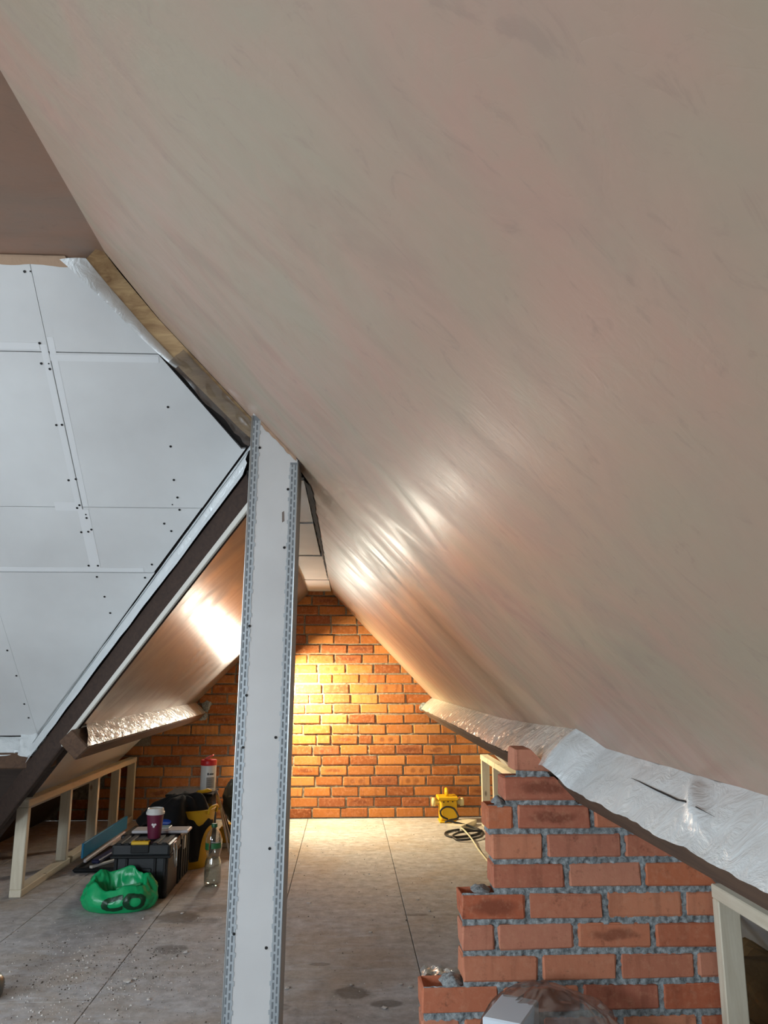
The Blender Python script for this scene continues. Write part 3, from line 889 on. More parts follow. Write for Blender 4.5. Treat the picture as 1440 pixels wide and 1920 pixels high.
def film(u, v):
    uu = 0.5 + u * 0.5; p = epos(uu); w = 0.07
    return p - nR * (0.012 + (w + 0.012 * nz((u * 5, 0, 0), 1, 4)) * v) + Vector((0, -0.010 - 0.006 * nz((u * 9, v * 3, 0)), 0))
grid_surf('torn_film', film, 40, 8, M['smoke_film'], hp)
beam('timber', (-0.78, 2.72, 2.50), (-0.28, 3.08, 2.02), 0.09, 0.08, M['dark_timber'], hp, bevel=0.005)

# ------------------------------------------------------------------ boxed-in post with perforated corner beads
post = empty('post', (-0.265, 2.65, 0), 'white plasterboard-boxed post with galvanised corner beads in mid-room', 'post')
PF, PBK = 2.55, 2.76
def pxl(z): return -0.359 + z * 0.0126      # slight lean
def pxr(z): return -0.194 + z * 0.0112
def sheet(name, fn, mat, zs):
    """front/side boards as thin slabs between the leaning edges"""
front = []
zl, zr = zR(pxl(2.04)) - 0.002, zR(pxr(1.87)) - 0.002
slab('front_board', [(pxl(0) + .002, PF, 0), (pxr(0) - .002, PF, 0), (pxr(zr) - .002, PF, zr), (pxl(zl) + .002, PF, zl)], (0, 0.0125, 0), M['board'], post)
slab('side_board', [(pxr(0), PF + .013, 0), (pxr(0), PBK, 0), (pxr(zr), PBK, zr), (pxr(zr), PF + .013, zr)], (-0.0125, 0, 0), M['board'], post)
slab('side_board', [(pxl(0), PF + .013, 0), (pxl(0), PBK, 0), (pxl(zl), PBK, zl - .03), (pxl(zl), PF + .013, zl)], (0.0125, 0, 0), M['board'], post)
slab('back_board', [(pxl(0) + .013, PBK - .0125, 0), (pxr(0) - .013, PBK - .0125, 0), (pxr(zr) - .013, PBK - .0125, zr - .01), (pxl(zl) + .013, PBK - .0125, zl - .04)], (0, 0.0125, 0), M['board'], post)
def bead(xf, ztop, sgn, name, wid=0.030, face='front'):
    """expanded corner bead: rounded nose and a wing pierced by staggered slots"""
    bm = bmesh.new()
    pitch = 0.026; n = int(ztop / pitch)
    cols = [0.0, 0.005, 0.010, 0.0155, 0.021, 0.026, wid]
    T = 0.0012
    def q(c0, c1, z0, z1):
        pts = []
        for c, z in ((c0, z0), (c1, z0), (c1, z1), (c0, z1)):
            if face == 'front': pts.append(bm.verts.new((xf(z) + sgn * c, PF - T, z)))
            else: pts.append(bm.verts.new((xf(z) - sgn * T, PF + c, z)))
        bm.faces.new(pts)
    for i in range(n):
        z0 = i * pitch; z1 = z0 + pitch
        q(cols[0], cols[1], z0, z1)
        q(cols[1], cols[2], z0, z0 + 0.007)                       # first row of slots
        q(cols[2], cols[3], z0, z1)
        q(cols[3], cols[4], z0 + 0.011, z0 + 0.018)               # second row, staggered
        q(cols[4], cols[5], z0, z1)
        if face == 'front': q(cols[5], cols[6] - 0.002 * (i % 3), z0 + 0.003, z0 + 0.016)   # scalloped outer edge
    r = bmesh.ops.extrude_face_region(bm, geom=bm.faces[:])
    vs = [e for e in r['geom'] if isinstance(e, bmesh.types.BMVert)]
    bmesh.ops.translate(bm, verts=vs, vec=(0, T, 0) if face == 'front' else (sgn * T, 0, 0))
    o = from_bm(name, bm, M['galv']); keep(o, post)
    return o
M['bead_shadow'] = plain('bead_slot_shadow', srgb(128, 134, 138), 0.8)  # flat grey laid behind the bead slots as painted slot shade
for xf, zt, s in ((pxl, zl - .01, 1), (pxr, zr - .01, -1)):
    b = bead(xf, zt, s, 'corner_bead')
    bead(xf, zt, s, 'corner_bead', face='side')
    tube('bead_nose', [(xf(z), PF - .0005, z) for z in (0, .5, 1.0, 1.5, zt)], 0.0026, M['galv_bright'], b, n=8)
    slab('slot_shade_strip', [(xf(0) + s * .003, PF - .0002, 0), (xf(0) + s * .0262, PF - .0002, 0), (xf(zt) + s * .0262, PF - .0002, zt), (xf(zt) + s * .003, PF - .0002, zt)], (0, .0001, 0), M['bead_shadow'], post)
for x, z in ((-.305, 1.905), (-.318, 1.30), (-.325, .92), (-.332, .38), (-.205, 1.76), (-.212, 1.56), (-.223, .95), (-.232, .62), (-.234, .34), (-.320, 1.08)):
    screw((x, PF - .0016, z), (0, -1, 0), post, 0.9)
slab('plaster_smudge', [(-.222, PF - .0004, 1.645), (-.214, PF - .0004, 1.65), (-.216, PF - .0004, 1.685), (-.223, PF - .0004, 1.68)], (0, .0003, 0), plain('smudge', srgb(128, 116, 108), .8), post)
# plaster daub where post meets the slope
def pdaub(u, v):
    x = pxl(2.0) + .03 + u * .125
    z = zR(x) - 0.001 - v * (0.012 + 0.012 * abs(nz((x * 40, 0, 0))))
    return (x, PF - .003 - .002 * nz((x * 60, v * 3, 0)), z)
grid_surf('plaster_daub', pdaub, 40, 5, M['daub'], post)

# ------------------------------------------------------------------ stud frames
def stud_frame(name, X, y_list, z_top, face, label, y0, y1, plate_gap=None):
    """face=+1: room on +X side"""
    fr = empty(name, (X, y0, 0), label, 'stud frame')
    w = 0.063; t = 0.038
    lo, hi = (X - w, X) if face > 0 else (X, X + w)
    box('top_plate', (lo, y0, z_top - t), (hi, y1, z_top), M['timber_y'], fr, bevel=0.003)
    segs = [(y0, y1)] if plate_gap is None else [(y0, plate_gap[0]), (plate_gap[1], y1)]
    for a, b in segs:
        box('bottom_plate', (lo, a, 0.0005), (hi, b, t), M['timber_y'], fr, bevel=0.003)
    for y in y_list:
        box('stud', (lo + .0005, y, t), (hi - .0005, y + t, z_top - t), M['timber'], fr, bevel=0.003)
    return fr
stud_frame('stud_frame', -1.69, (4.43, 5.08, 5.62, 6.12, 6.555), 0.485, 1, 'low pale softwood stud frame along the left eaves', 4.43, 6.595, (5.16, 5.20))
stud_frame('stud_frame', 1.048, (2.312 - .02, 1.70, 1.10, 0.50), 0.560, -1, 'pale softwood stud frame beside the brick pier at the right edge', 0.3, 2.33)
stud_frame('stud_frame', 1.052, (6.20, 5.72, 5.2, 4.6, 4.0, 3.4, 2.8), 0.525, -1, 'far softwood stud frame behind the brick pier below white boards', 2.55, 6.26)

# insulation in the right eaves void
lump('glass_wool_roll', (1.50, 2.55, .10), (.25, .6, .10), M['wool'], None, 21, n=22, amp=.5)
tag(bpy.data.objects['glass_wool_roll'], 'brown glass wool lying in the dark eaves beside the right stud frame', 'insulation')

# ------------------------------------------------------------------ lamp on the far gable (behind the post as seen from the camera)
lamp = empty('work_lamp', (-0.66, YB - .02, 1.12), 'twin-head site work lamp bracketed to the far brick gable behind the post', 'lamp')
box('bracket', (-0.70, YB - .012, 1.02), (-0.62, YB - .001, 1.22), M['black'], lamp, bevel=.003)
tube('arm', [(-0.66, YB - .01, 1.14), (-0.66, YB - .12, 1.17), (-0.66, YB - .22, 1.17)], .012, M['black'], lamp)
def head(c, d, sx, sz, depth, power, hood, color):
    c = Vector(c); d = Vector(d).normalized()
    q = d.to_track_quat('-Z', 'Y').to_matrix().to_4x4()
    Mx = Matrix.Translation(c) @ q
    bm = bmesh.new()
    t = .006
    bm_box(bm, (-sx / 2, -sz / 2, depth), (sx / 2, sz / 2, depth + .02))
    bm_box(bm, (-sx / 2 - t, -sz / 2 - t, 0), (-sx / 2, sz / 2 + t, depth + .02)); bm_box(bm, (sx / 2, -sz / 2 - t, 0), (sx / 2 + t, sz / 2 + t, depth + .02))
    bm_box(bm, (-sx / 2, -sz / 2 - t, 0), (sx / 2, -sz / 2, depth + .02)); bm_box(bm, (-sx / 2, sz / 2, -hood), (sx / 2, sz / 2 + t, depth + .02))
    bm.transform(Mx)
    o = from_bm('lamp_head', bm, M['black']); keep(o, lamp)
    bm = bmesh.new(); bm_box(bm, (-sx / 2 + .002, -sz / 2 + .002, depth - .004), (sx / 2 - .002, sz / 2 - .002, depth - .001)); bm.transform(Mx)
    ln = from_bm('lamp_lens', bm, M['led']); keep(ln, lamp)
    a = area_light('lamp_light', c + d * (-(depth - .008)), d, sx * .9, sz * .9, power, color)
    a.rotation_euler = q.to_euler()
    keep(a, lamp)
head((-0.70, YB - .27, 1.16), (0.10, -1, -0.05), .20, .15, .02, LAMP_ROOM_W, 0.0, LAMP_ROOM_COLOR)
head((-0.60, YB - .30, 1.12), (0.82, 0.30, -0.48), .14, .11, .02, LAMP_WALL_W, 0.03, LAMP_COLOR)

# ------------------------------------------------------------------ toolbox and its neighbours
tb = empty('toolbox', (-1.07, 4.36, 0), 'large black plastic toolbox with yellow latch beneath the coffee cup', 'toolbox')
x0, x1, y0, y1 = -1.222, -0.916, 4.37, 4.63
bm = bmesh.new()
bm_box(bm, (x0 + .012, y0 + .008, 0.0), (x1 - .012, y1, .205), .012, 2)
o = from_bm('body', bm, M['black']); keep(o, tb)
for xx in (x0 + .02, x0 + .075, x1 - .085, x1 - .035):
    box('rib', (xx, y0, .015), (xx + .014, y0 + .012, .20), M['black2'], tb, bevel=.003)
box('front_panel', (x0 + .095, y0 + .003, .05), (x1 - .095, y0 + .012, .15), M['black'], tb, bevel=.004)
lid = box('lid', (x0, y0 - .004, .207), (x1, y1 + .004, .268), M['black'], tb, bevel=.014, seg=2)
box('lid_lip', (x0 - .004, y0 - .008, .200), (x1 + .004, y1 + .006, .214), M['black2'], tb, bevel=.004)
for xx in (x0 + .02, x0 + .06, x1 - .10, x1 - .05):
    box('lid_rib', (xx, y0 + .004, .262), (xx + .03, y1 - .01, .275), M['black2'], lid, bevel=.004)
lt = box('latch', (-1.122, y0 - .010, .226), (-1.026, y0 + .03, .282), M['black2'], tb, bevel=.004)
la = box('latch_panel', (-1.120, y0 - .013, .268), (-1.028, y0 + .022, .286), M['yellow'], lt, bevel=.003)
for k in range(3): box('latch_print', (-1.105 + k * .026, y0 - .002 + .004, .2858), (-1.087 + k * .026, y0 + .014, .2866), M['black2'], lt)
tube('side_clasp', [(x1 + .006, y0 + .03, .262), (x1 + .014, y0 + .03, .23), (x1 + .016, y0 + .035, .18), (x1 + .02, y0 + .05, .145), (x1 + .014, y0 + .07, .15)], .0045, M['steel'], tb)
tube('side_clasp', [(x1 + .006, y0 + .09, .262), (x1 + .014, y0 + .09, .23), (x1 + .016, y0 + .085, .18), (x1 + .02, y0 + .07, .145)], .0045, M['steel'], tb)
tube('clasp_bar', [(x1 + .008, y0 + .028, .264), (x1 + .008, y0 + .092, .264)], .0045, M['steel'], tb)

tc = empty('tool_case', (-1.07, 4.8, 0), 'second black ribbed tool case just behind the toolbox', 'toolbox')
bm = bmesh.new(); bm_box(bm, (-1.25, 4.66, 0), (-0.925, 4.93, .255), .012, 2)
o = from_bm('body', bm, M['black2']); keep(o, tc)
for yy in (4.68, 4.74, 4.80, 4.86): box('rib', (-0.929, yy, .02), (-0.917, yy + .03, .235), M['black'], tc, bevel=.003)
box('lid', (-1.255, 4.655, .225), (-0.92, 4.935, .262), M['black'], tc, bevel=.008)
box('clasp', (-0.921, 4.72, .17), (-0.912, 4.76, .24), M['steel'], tc, bevel=.003)

# coffee cup
cup = empty('coffee_cup', (-1.035, 4.50, .275), 'burgundy paper coffee cup with white lid standing on the black toolbox', 'cup')
CZ = .2755
def cup_r(z): return .0335 + (z / .125) * .0115
cbody = lathe('cup_body', [(cup_r(0), 0), (cup_r(.05), .05), (cup_r(.125), .125)], (-1.035, 4.50, CZ), M['burgundy'], cup, 36)
lathe('lid', [(.0475, .122), (.049, .126), (.049, .134), (.0455, .137), (.043, .150), (.0405, .153), (.0385, .152), (.036, .147), (.0, .147)], (-1.035, 4.50, CZ), M['white_plastic'], cup, 36, True, False)
hs = []
def on_cup(dx, dz):
    z = .068 + dz; a = -math.pi / 2 + .12 + dx / .038; r = cup_r(z) + .0006
    return (-1.035 + r * math.cos(a), 4.5 + r * math.sin(a), CZ + z)
bm = bmesh.new()
for (cx, cz, rr) in ((-.0065, .006, .0062), (.0055, .006, .0062), (-.001, -.004, .0058)):
    vs = [bm.verts.new(on_cup(cx + rr * math.cos(a * math.pi / 6), cz + rr * math.sin(a * math.pi / 6))) for a in range(12)]
    bm.faces.new(vs)
keep(from_bm('printed_heart', bm, M['heart']), cbody)

# flat pale case, phone, blue flask on the boxes
def rounded_bar(name, lo, hi, mat, bev, label, cat):
    o = box(name, lo, hi, mat, None, bevel=bev, seg=3)
    return tag(o, label, cat)
rounded_bar('flat_case', (-1.185, 4.60, .2765), (-0.872, 4.72, .294), M['grey_plastic'], .008, 'long pale grey flat case lying behind the coffee cup', 'case')
ph = empty('mobile_phone', (-1.02, 4.66, .2945), 'small pale phone lying on the flat grey case behind the cup', 'phone')
box('body', (-1.056, 4.63, .2945), (-0.985, 4.71, .302), M['white_plastic'], ph, bevel=.003, seg=2)
box('screen', (-1.052, 4.634, .3018), (-0.989, 4.706, .3026), plain('phone_glass', srgb(170, 200, 206), .15), ph)
bf = empty('blue_flask', (-1.04, 4.85, .29), 'royal blue flask lying on its side against the black jacket', 'flask')
bm = bmesh.new()
prof = [(0.0, 0), (.020, 0.001), (.0225, .006), (.0225, .075), (.019, .082), (.012, .086), (.012, .096), (0, .097)]
lathe_bm(bm, prof[1:-1], 20)
bm.transform(Matrix.Translation((-1.082, 4.86, .2865)) @ Matrix.Rotation(math.pi / 2, 4, 'Y'))
keep(from_bm('body', bm, M['blue'], smooth=True), bf)
bm = bmesh.new(); lathe_bm(bm, [(.013, .0), (.013, .012), (.008, .014)], 16)
bm.transform(Matrix.Translation((-0.990, 4.86, .2865)) @ Matrix.Rotation(math.pi / 2, 4, 'Y'))
keep(from_bm('cap', bm, M['steel'], smooth=True), bf)

# yellow tub with looped handles
tub = empty('yellow_tub', (-0.965, 5.09, 0), 'yellow flexible builder tub half covered by the black jacket', 'tub')
lathe('body', [(.118, 0), (.122, .004), (.158, .325), (.163, .333), (.158, .337), (.150, .325), (.114, .012), (0.001, .010)], (-0.965, 5.09, 0), M['yellow_dark'], tub, 40, True, False)
for a in (-0.30, math.pi - .3):
    c = Vector((-0.965 + .158 * math.cos(a), 5.09 + .158 * math.sin(a), .33)); tdir = Vector((-math.sin(a), math.cos(a), 0)); od = Vector((math.cos(a), math.sin(a), 0))
    tube('handle', [c - tdir * .055 - Vector((0, 0, .02)), c - tdir * .052 + od * .006 + Vector((0, 0, .012)), c - tdir * .03 + od * .012 + Vector((0, 0, .022)), c + tdir * .03 + od * .012 + Vector((0, 0, .022)), c + tdir * .052 + od * .006 + Vector((0, 0, .012)), c + tdir * .055 - Vector((0, 0, .02))], .008, M['yellow_dark'], tub)

# black jacket heaped over the tub and case
def jacket(u, v):
    a = u * 2 * math.pi
    ca, sa = math.cos(a), math.sin(a)
    rx = .27 if ca < 0 else .165
    ry = .17
    foot = 1 + .10 * math.sin(3 * a + .6) + .07 * math.sin(7 * a)
    x = -.995 + rx * ca * v * foot; y = 5.02 + ry * sa * v * foot
    ztop = .43 - .10 * max(0, -ca) * v
    drop = {True: .27, False: .20}[sa < -.2]
    edge = .30 + .03 * math.sin(5 * a)
    hang = .30 * math.exp(-((a - (2 * math.pi - .82)) / .30) ** 2)      # corner hanging down the front right
    z = ztop - (ztop - edge + .06) * v ** 4 - hang * max(0, v - .55) / .45
    fold = .016 * math.sin(9 * a + 3 * v) * v + .03 * nz((x * 9, y * 9, 0), 1, 3) + .012 * nz((x * 25, y * 25, 1), 1, 1)
    return (x + .25 * fold * ca, y + .25 * fold * sa, max(z + fold * .8, .275 if v < .98 and x < -.93 and y < 4.95 else .06))
jk = grid_surf('black_jacket', jacket, 96, 26, M['cloth'], None, wrap_u=True)
tag(jk, 'crumpled black jacket heaped over the yellow tub', 'jacket')

# tool bag behind, with wipes tub, knife, film bag, bars, second yellow tub
tbg = empty('tool_bag', (-0.97, 5.5, 0), 'black fabric tool bag carrying the tub of wipes', 'tool bag')
def bagbody(u, v):
    a = u * 2 * math.pi
    sq = lambda c: math.copysign(abs(c) ** .45, c)
    k = 1 - .08 * v ** 3
    return (-1.03 + .158 * k * sq(math.cos(a)) + .008 * nz((u * 9, v * 5, 0)), 5.50 + .15 * k * sq(math.sin(a)), .37 * min(1, v * 1.0))
grid_surf('body', bagbody, 48, 12, M['cloth'], tbg, wrap_u=True)
box('top_flap', (-1.18, 5.365, .355), (-0.872, 5.635, .374), M['cloth'], tbg, bevel=.008, seg=2)
wp = empty('wipes_tub', (-0.925, 5.5, .374), 'white tub of cleaning wipes with red flip lid open', 'tub')
WC = (-0.927, 5.50, .3745)
wbody = lathe('body', [(.049, 0), (.051, .004), (.051, .164), (.049, .168)], WC, M['white_plastic'], wp, 36)
wlid = lathe('lid', [(.0525, .166), (.054, .170), (.054, .196), (.051, .201), (.02, .203)], WC, M['red'], wp, 36)
bm = bmesh.new(); bm_box(bm, (-.03, -.028, 0), (.03, .028, .010), .005, 2)
bm.transform(Matrix.Translation((WC[0] + .004, WC[1], WC[2] + .214)) @ Matrix.Rotation(-.42, 4, 'Y'))
keep(from_bm('lid_flap', bm, M['red_pale']), wlid)
def on_tub(a, z, e=.0006):
    r = .051 + e; return (WC[0] + r * math.cos(a), WC[1] + r * math.sin(a), WC[2] + z)
def patch(name, a0, a1, z0, z1, mat, e=.0006):
    n = 8
    vs = [on_tub(a0 + (a1 - a0) * i / n, z, e) for z in (z0, z1) for i in range(n + 1)]
    fs = [(i, i + 1, i + n + 2, i + n + 1) for i in range(n)]
    o = mesh_obj(name, vs, fs, mat, None, True); keep(o, wbody)
patch('label', -1.62, -.55, .022, .092, M['label_grey'])
patch('printed_mark', -1.52, -1.36, .106, .121, M['black2'])
for k in range(6): patch('printed_mark', -1.28 + k * .105, -1.20 + k * .105, .107, .119 if k % 2 else .116, M['black2'])
for k in range(4): patch('printed_line', -1.5, -.8 - .1 * (k % 2), .034 + k * .013, .037 + k * .013, plain('label_ink', srgb(96, 92, 88), .6), .0010)
kn = empty('trimming_knife', (-0.92, 5.2, .40), 'yellow handled trimming knife lying on the black heap', 'knife')
bm = bmesh.new(); tube_bm(bm, [(-.05, 0, 0), (-.035, 0, .003), (-.01, 0, .002), (.02, 0, .004), (.045, 0, .0)], [.008, .012, .010, .013, .007], 8)
bm.transform(Matrix.Translation((-0.905, 5.25, .405)) @ Matrix.Rotation(-.12, 4, 'Y') @ Matrix.Rotation(.3, 4, 'Z'))
keep(from_bm('handle', bm, M['yellow'], smooth=True), kn)
beam('blade', (-0.955, 5.235, .402), (-1.01, 5.218, .400), .012, .002, M['steel'], kn, bevel=0)

# crumpled grey film sack beside the wipes
def sack(u, v):
    a = u * 2 * math.pi; ph_ = v * math.pi
    d = Vector((math.sin(ph_) * math.cos(a), math.sin(ph_) * math.sin(a), math.cos(ph_)))
    k = 1 + .25 * nz(d * 2.2, 1, 31) + .10 * nz(d * 6, 1, 7)
    return Vector((-0.745, 5.66, .285)) + Vector((d.x * .10, d.y * .11, d.z * .145)) * k
M['sack'] = plain('grey_polythene', srgb(92, 98, 92), 0.22, bump=.4, bscale=18)
sk = grid_surf('film_sack', sack, 40, 22, M['sack'], None, wrap_u=True)
tag(sk, 'crumpled shiny grey polythene sack beside the wipes tub', 'sack')
t2 = empty('yellow_crate', (-0.76, 5.62, 0), 'low yellow crate on a white base under the polythene sack', 'crate')
box('base', (-0.86, 5.56, 0.0), (-0.62, 5.80, .03), M['white_plastic'], t2, bevel=.006)
box('body', (-0.85, 5.565, .03), (-0.63, 5.79, .125), M['yellow_dark'], t2, bevel=.01, seg=2)
for k, (p0, p1, w, lab) in enumerate((((-0.835, 5.28, .405), (-0.715, 5.33, .02), .018, 'aluminium rule leaning highest among the metal bars beside the tool bag'),
                                     ((-0.80, 5.26, .30), (-0.735, 5.29, .02), .012, 'short steel bar leaning at the front beside the tool bag'),
                                     ((-0.815, 5.30, .35), (-0.70, 5.37, .02), .010, 'thin dark bar leaning behind the aluminium rule'))):
    o = beam('metal_bar', p0, p1, w, .006, M['steel'] if k < 2 else M['black'], None, up=(0, 1, 0.2), bevel=.001)
    tag(o, lab, 'bar')

# water bottle
wbt = empty('water_bottle', (-0.733, 4.63, 0), 'clear plastic water bottle with green cap standing on the floor', 'bottle')
BC = (-0.733, 4.63, .0005)
bprof = [(.030, .004), (.040, .0), (.045, .010), (.046, .03), (.0455, .10), (.043, .125), (.036, .145), (.036, .155), (.041, .175), (.0455, .195), (.046, .235), (.043, .255), (.034, .278), (.020, .294), (.0145, .300), (.0145, .306)]
bbody = lathe('body', bprof, BC, M['pet'], wbt, 36)
lathe('water', [(.030, .006), (.043, .012), (.044, .03), (.0435, .10), (.041, .124), (.0345, .143)], BC, M['water'], wbt, 32)
lathe('cap', [(.0165, .303), (.0168, .306), (.0168, .320), (.0155, .322)], BC, M['green_cap'], wbt, 24)
def bpatch(name, a0, a1, z0, z1, mat):
    n = 10
    vs = [(BC[0] + .0466 * math.cos(a0 + (a1 - a0) * i / n), BC[1] + .0466 * math.sin(a0 + (a1 - a0) * i / n), z) for z in (z0, z1) for i in range(n + 1)]
    o = mesh_obj(name, vs, [(i, i + 1, i + n + 2, i + n + 1) for i in range(n)], mat, None, True); keep(o, bbody)
bpatch('label', -1.7, -.35, .197, .226, M['label_green'])
bpatch('label_band', -1.7, -.35, .229, .233, M['label_grey'])
bpatch('label', -2.9, -2.0, .190, .226, M['label_green'])

# green carrier bag, mouth open, with its print
def bag_pt(u, v):
    """u round the bag, v from floor (0) up the wall to the rim (.62) and down inside (1)"""
    a = u * 2 * math.pi; ca, sa = math.cos(a), math.sin(a)
    rim = .140 + .026 * sa + .012 * math.sin(5 * a + 1) + .010 * nz((ca * 3, sa * 3, 0), 1, 3)     # back rim stands higher
    if v < .62:
        t = v / .62
        rr = (.98 + .24 * math.sin(min(1, t * 1.25) * math.pi * .62) - .36 * t ** 3)
        z = .002 + rim * t ** 1.15
    else:
        t = (v - .62) / .38
        rr = (.98 + .24 * math.sin(math.pi * .62) - .36) * (1 - .35 * t) + .02 * math.sin(t * math.pi)
        z = rim * (1 - .78 * t) + .012 * math.sin(t * math.pi)
    wr = .12 * nz((ca * 2.2, sa * 2.2, v * 3), 1, 11) + .16 * (.5 - abs(nz((ca * 4.5, sa * 4.5, v * 4), 1, 5))) - .08 + .09 * (.4 - abs(nz((ca * 9, sa * 9, v * 9), 1, 15))) - .03
    front = max(0, -sa - .3)
    wr *= (1 - .6 * min(1, front * 1.6))
    rr *= 1 + wr * (0.35 + .65 * min(1, v * 2))
    return Vector((-1.128 + .168 * rr * ca, 4.238 + .112 * rr * sa, z + .006 * nz((ca * 5, sa * 5, v * 6), 1, 2) * min(1, v * 5)))
gb = empty('carrier_bag', (-1.128, 4.238, 0), 'green plastic carrier bag printed CO slumped open on the floor', 'bag')
bagf = grid_surf('film', bag_pt, 96, 34, M['bag'], gb, wrap_u=True)
box('wrapper', (-1.19, 4.225, .03), (-1.08, 4.275, .055), M['navy'], gb, bevel=.006)
beam('label_strip', (-1.15, 4.245, .085), (-1.03, 4.255, .105), .03, .008, plain('pale_green_card', srgb(90, 190, 130), .5), gb)
def text_mesh(body, size):
    cu = bpy.data.curves.new('lettering', 'FONT'); cu.body = body; cu.size = size; cu.resolution_u = 3; cu.offset = size * .05
    o = bpy.data.objects.new('lettering', cu); COL.objects.link(o)
    dg = bpy.context.evaluated_depsgraph_get()
    me = bpy.data.meshes.new_from_object(o.evaluated_get(dg))
    bpy.data.objects.remove(o)
    return me
me = text_mesh('CO', 1.0)
bm = bmesh.new(); bm.from_mesh(me)
for _ in range(3):
    es = [e for e in bm.edges if e.calc_length() > .08]
    if es: bmesh.ops.subdivide_edges(bm, edges=es, cuts=1)
bmesh.ops.triangulate(bm, faces=bm.faces[:])
w = max(v.co.x for v in bm.verts); hgt = max(v.co.y for v in bm.verts)
for v in bm.verts:
    uu = v.co.x / w; vv = v.co.y / hgt
    U = .75 - .045 + uu * .185; V = .13 + vv * .34
    p = bag_pt(U, V); a = bag_pt(U + .004, V) - bag_pt(U - .004, V); b = bag_pt(U, V + .01) - bag_pt(U, V - .01)
    n = a.cross(b).normalized()
    v.co = p + n * .0045
keep(from_bm('printed_letters', bm, M['bag_ink']), bagf)

# plastering blades stacked by the stud frame
def thing_box(name, lo, hi, mat, label, cat, bev=.003, rot=0.0):
    return tag(box(name, lo, hi, mat, None, bevel=bev), label, cat)
rack = thing_box('rubber_trug', (-1.60, 4.93, 0.0), (-1.30, 5.55, .028), M['black2'], 'flat black tray under the plastering blades', 'tray', .012)
tag(beam('skimming_blade', (-1.563, 4.98, .112), (-1.563, 5.92, .105), .014, .085, M['teal'], None), 'long teal blue skimming blade leaning by the left stud frame', 'blade')
tag(beam('feather_edge', (-1.535, 4.95, .062), (-1.50, 5.65, .085), .018, .02, M['grey_plastic'], None, bevel=.004), 'grey feather edge lying directly under the teal blade', 'straightedge')
tag(beam('rubber_float', (-1.475, 4.95, .058), (-1.40, 5.5, .075), .05, .022, M['navy'], None, bevel=.006), 'navy rubber-edged float between the grey and white edges', 'float')
tag(beam('white_straightedge', (-1.49, 4.92, .036), (-1.30, 5.25, .037), .022, .014, M['white_plastic'], None, bevel=.002), 'white plastic straightedge lowest in the stack of blades', 'straightedge')

# ------------------------------------------------------------------ transformer, offcut, cables
tr = empty('transformer', (0.81, 6.44, 0), 'yellow site transformer with carrying handle by the far brick wall', 'transformer')
box('body', (0.745, 6.37, .012), (0.880, 6.50, .172), M['yellow'], tr, bevel=.018, seg=3)
box('lid', (0.728, 6.355, .168), (0.888, 6.515, .194), M['yellow'], tr, bevel=.006)
box('base', (0.738, 6.36, 0), (0.886, 6.51, .014), M['yellow'], tr, bevel=.004)
tube('handle', [(.803, 6.40, .19), (.803, 6.405, .225), (.803, 6.42, .243), (.803, 6.45, .243), (.803, 6.465, .225), (.803, 6.47, .19)], .0125, M['yellow'], tr, 10)
for sx_, px_ in ((-1, .745), (1, .880)):
    bm = bmesh.new(); lathe_bm(bm, [(.022, 0), (.022, .03), (.033, .032), (.033, .058), (.026, .060)], 20)
    bm.transform(Matrix.Translation((px_, 6.43, .148)) @ Matrix.Rotation(sx_ * math.pi / 2, 4, 'Y'))
    keep(from_bm('socket', bm, plain('pale_yellow_plastic', srgb(222, 206, 150), .45), smooth=True), tr)
for x, z in ((.775, .155), (.808, .158), (.845, .158)):
    screw((x, 6.3685, z), (0, -1, 0), tr, 1.1)
oc = tag(box('timber_offcut', (0, 0, 0), (.115, .30, .036), M['timber_y'], None, bevel=.002), 'short pale timber offcut on the floor beside the transformer', 'offcut')
oc.location = (0.765, 6.10, .0); oc.rotation_euler = (0, 0, -.55)
def spline(pts, n=10):
    pts = [Vector(p) for p in pts]; out = []
    for i in range(len(pts) - 1):
        p0, p1, p2, p3 = pts[max(i - 1, 0)], pts[i], pts[i + 1], pts[min(i + 2, len(pts) - 1)]
        for k in range(n):
            t = k / n
            out.append(0.5 * ((2 * p1) + (-p0 + p2) * t + (2 * p0 - 5 * p1 + 4 * p2 - p3) * t * t + (-p0 + 3 * p1 - 3 * p2 + p3) * t ** 3))
    return out + [pts[-1]]
cb = tube('power_cable', spline([(.80, 6.355, .03), (.75, 6.33, .06), (.745, 6.33, .10), (.79, 6.335, .125), (.85, 6.33, .11), (.875, 6.30, .05), (.80, 6.22, .047), (.76, 6.16, .045), (.80, 6.15, .05), (.95, 6.10, .02), (1.0, 6.0, .008), (.92, 5.86, .008), (.78, 5.80, .008), (.725, 5.88, .008), (.76, 6.00, .008), (.90, 6.06, .012), (1.0, 5.95, .018), (.97, 5.78, .016), (.86, 5.68, .016), (.78, 5.70, .012), (.77, 5.80, .02), (.86, 5.92, .02), (1.0, 5.93, .025)]), .0075, M['cable'])
tag(cb, 'loose loop of black power cable on the floor by the transformer', 'cable')
cd = tube('thin_rope', spline([(.862, 6.07, .02), (.868, 5.92, .028), (.878, 5.65, .024), (.884, 5.4, .006), (.887, 5.15, .005), (.89, 4.85, .005)]), .0055, M['cord'])
tag(cd, 'thin white rope running across the floor to the brick pier', 'rope')

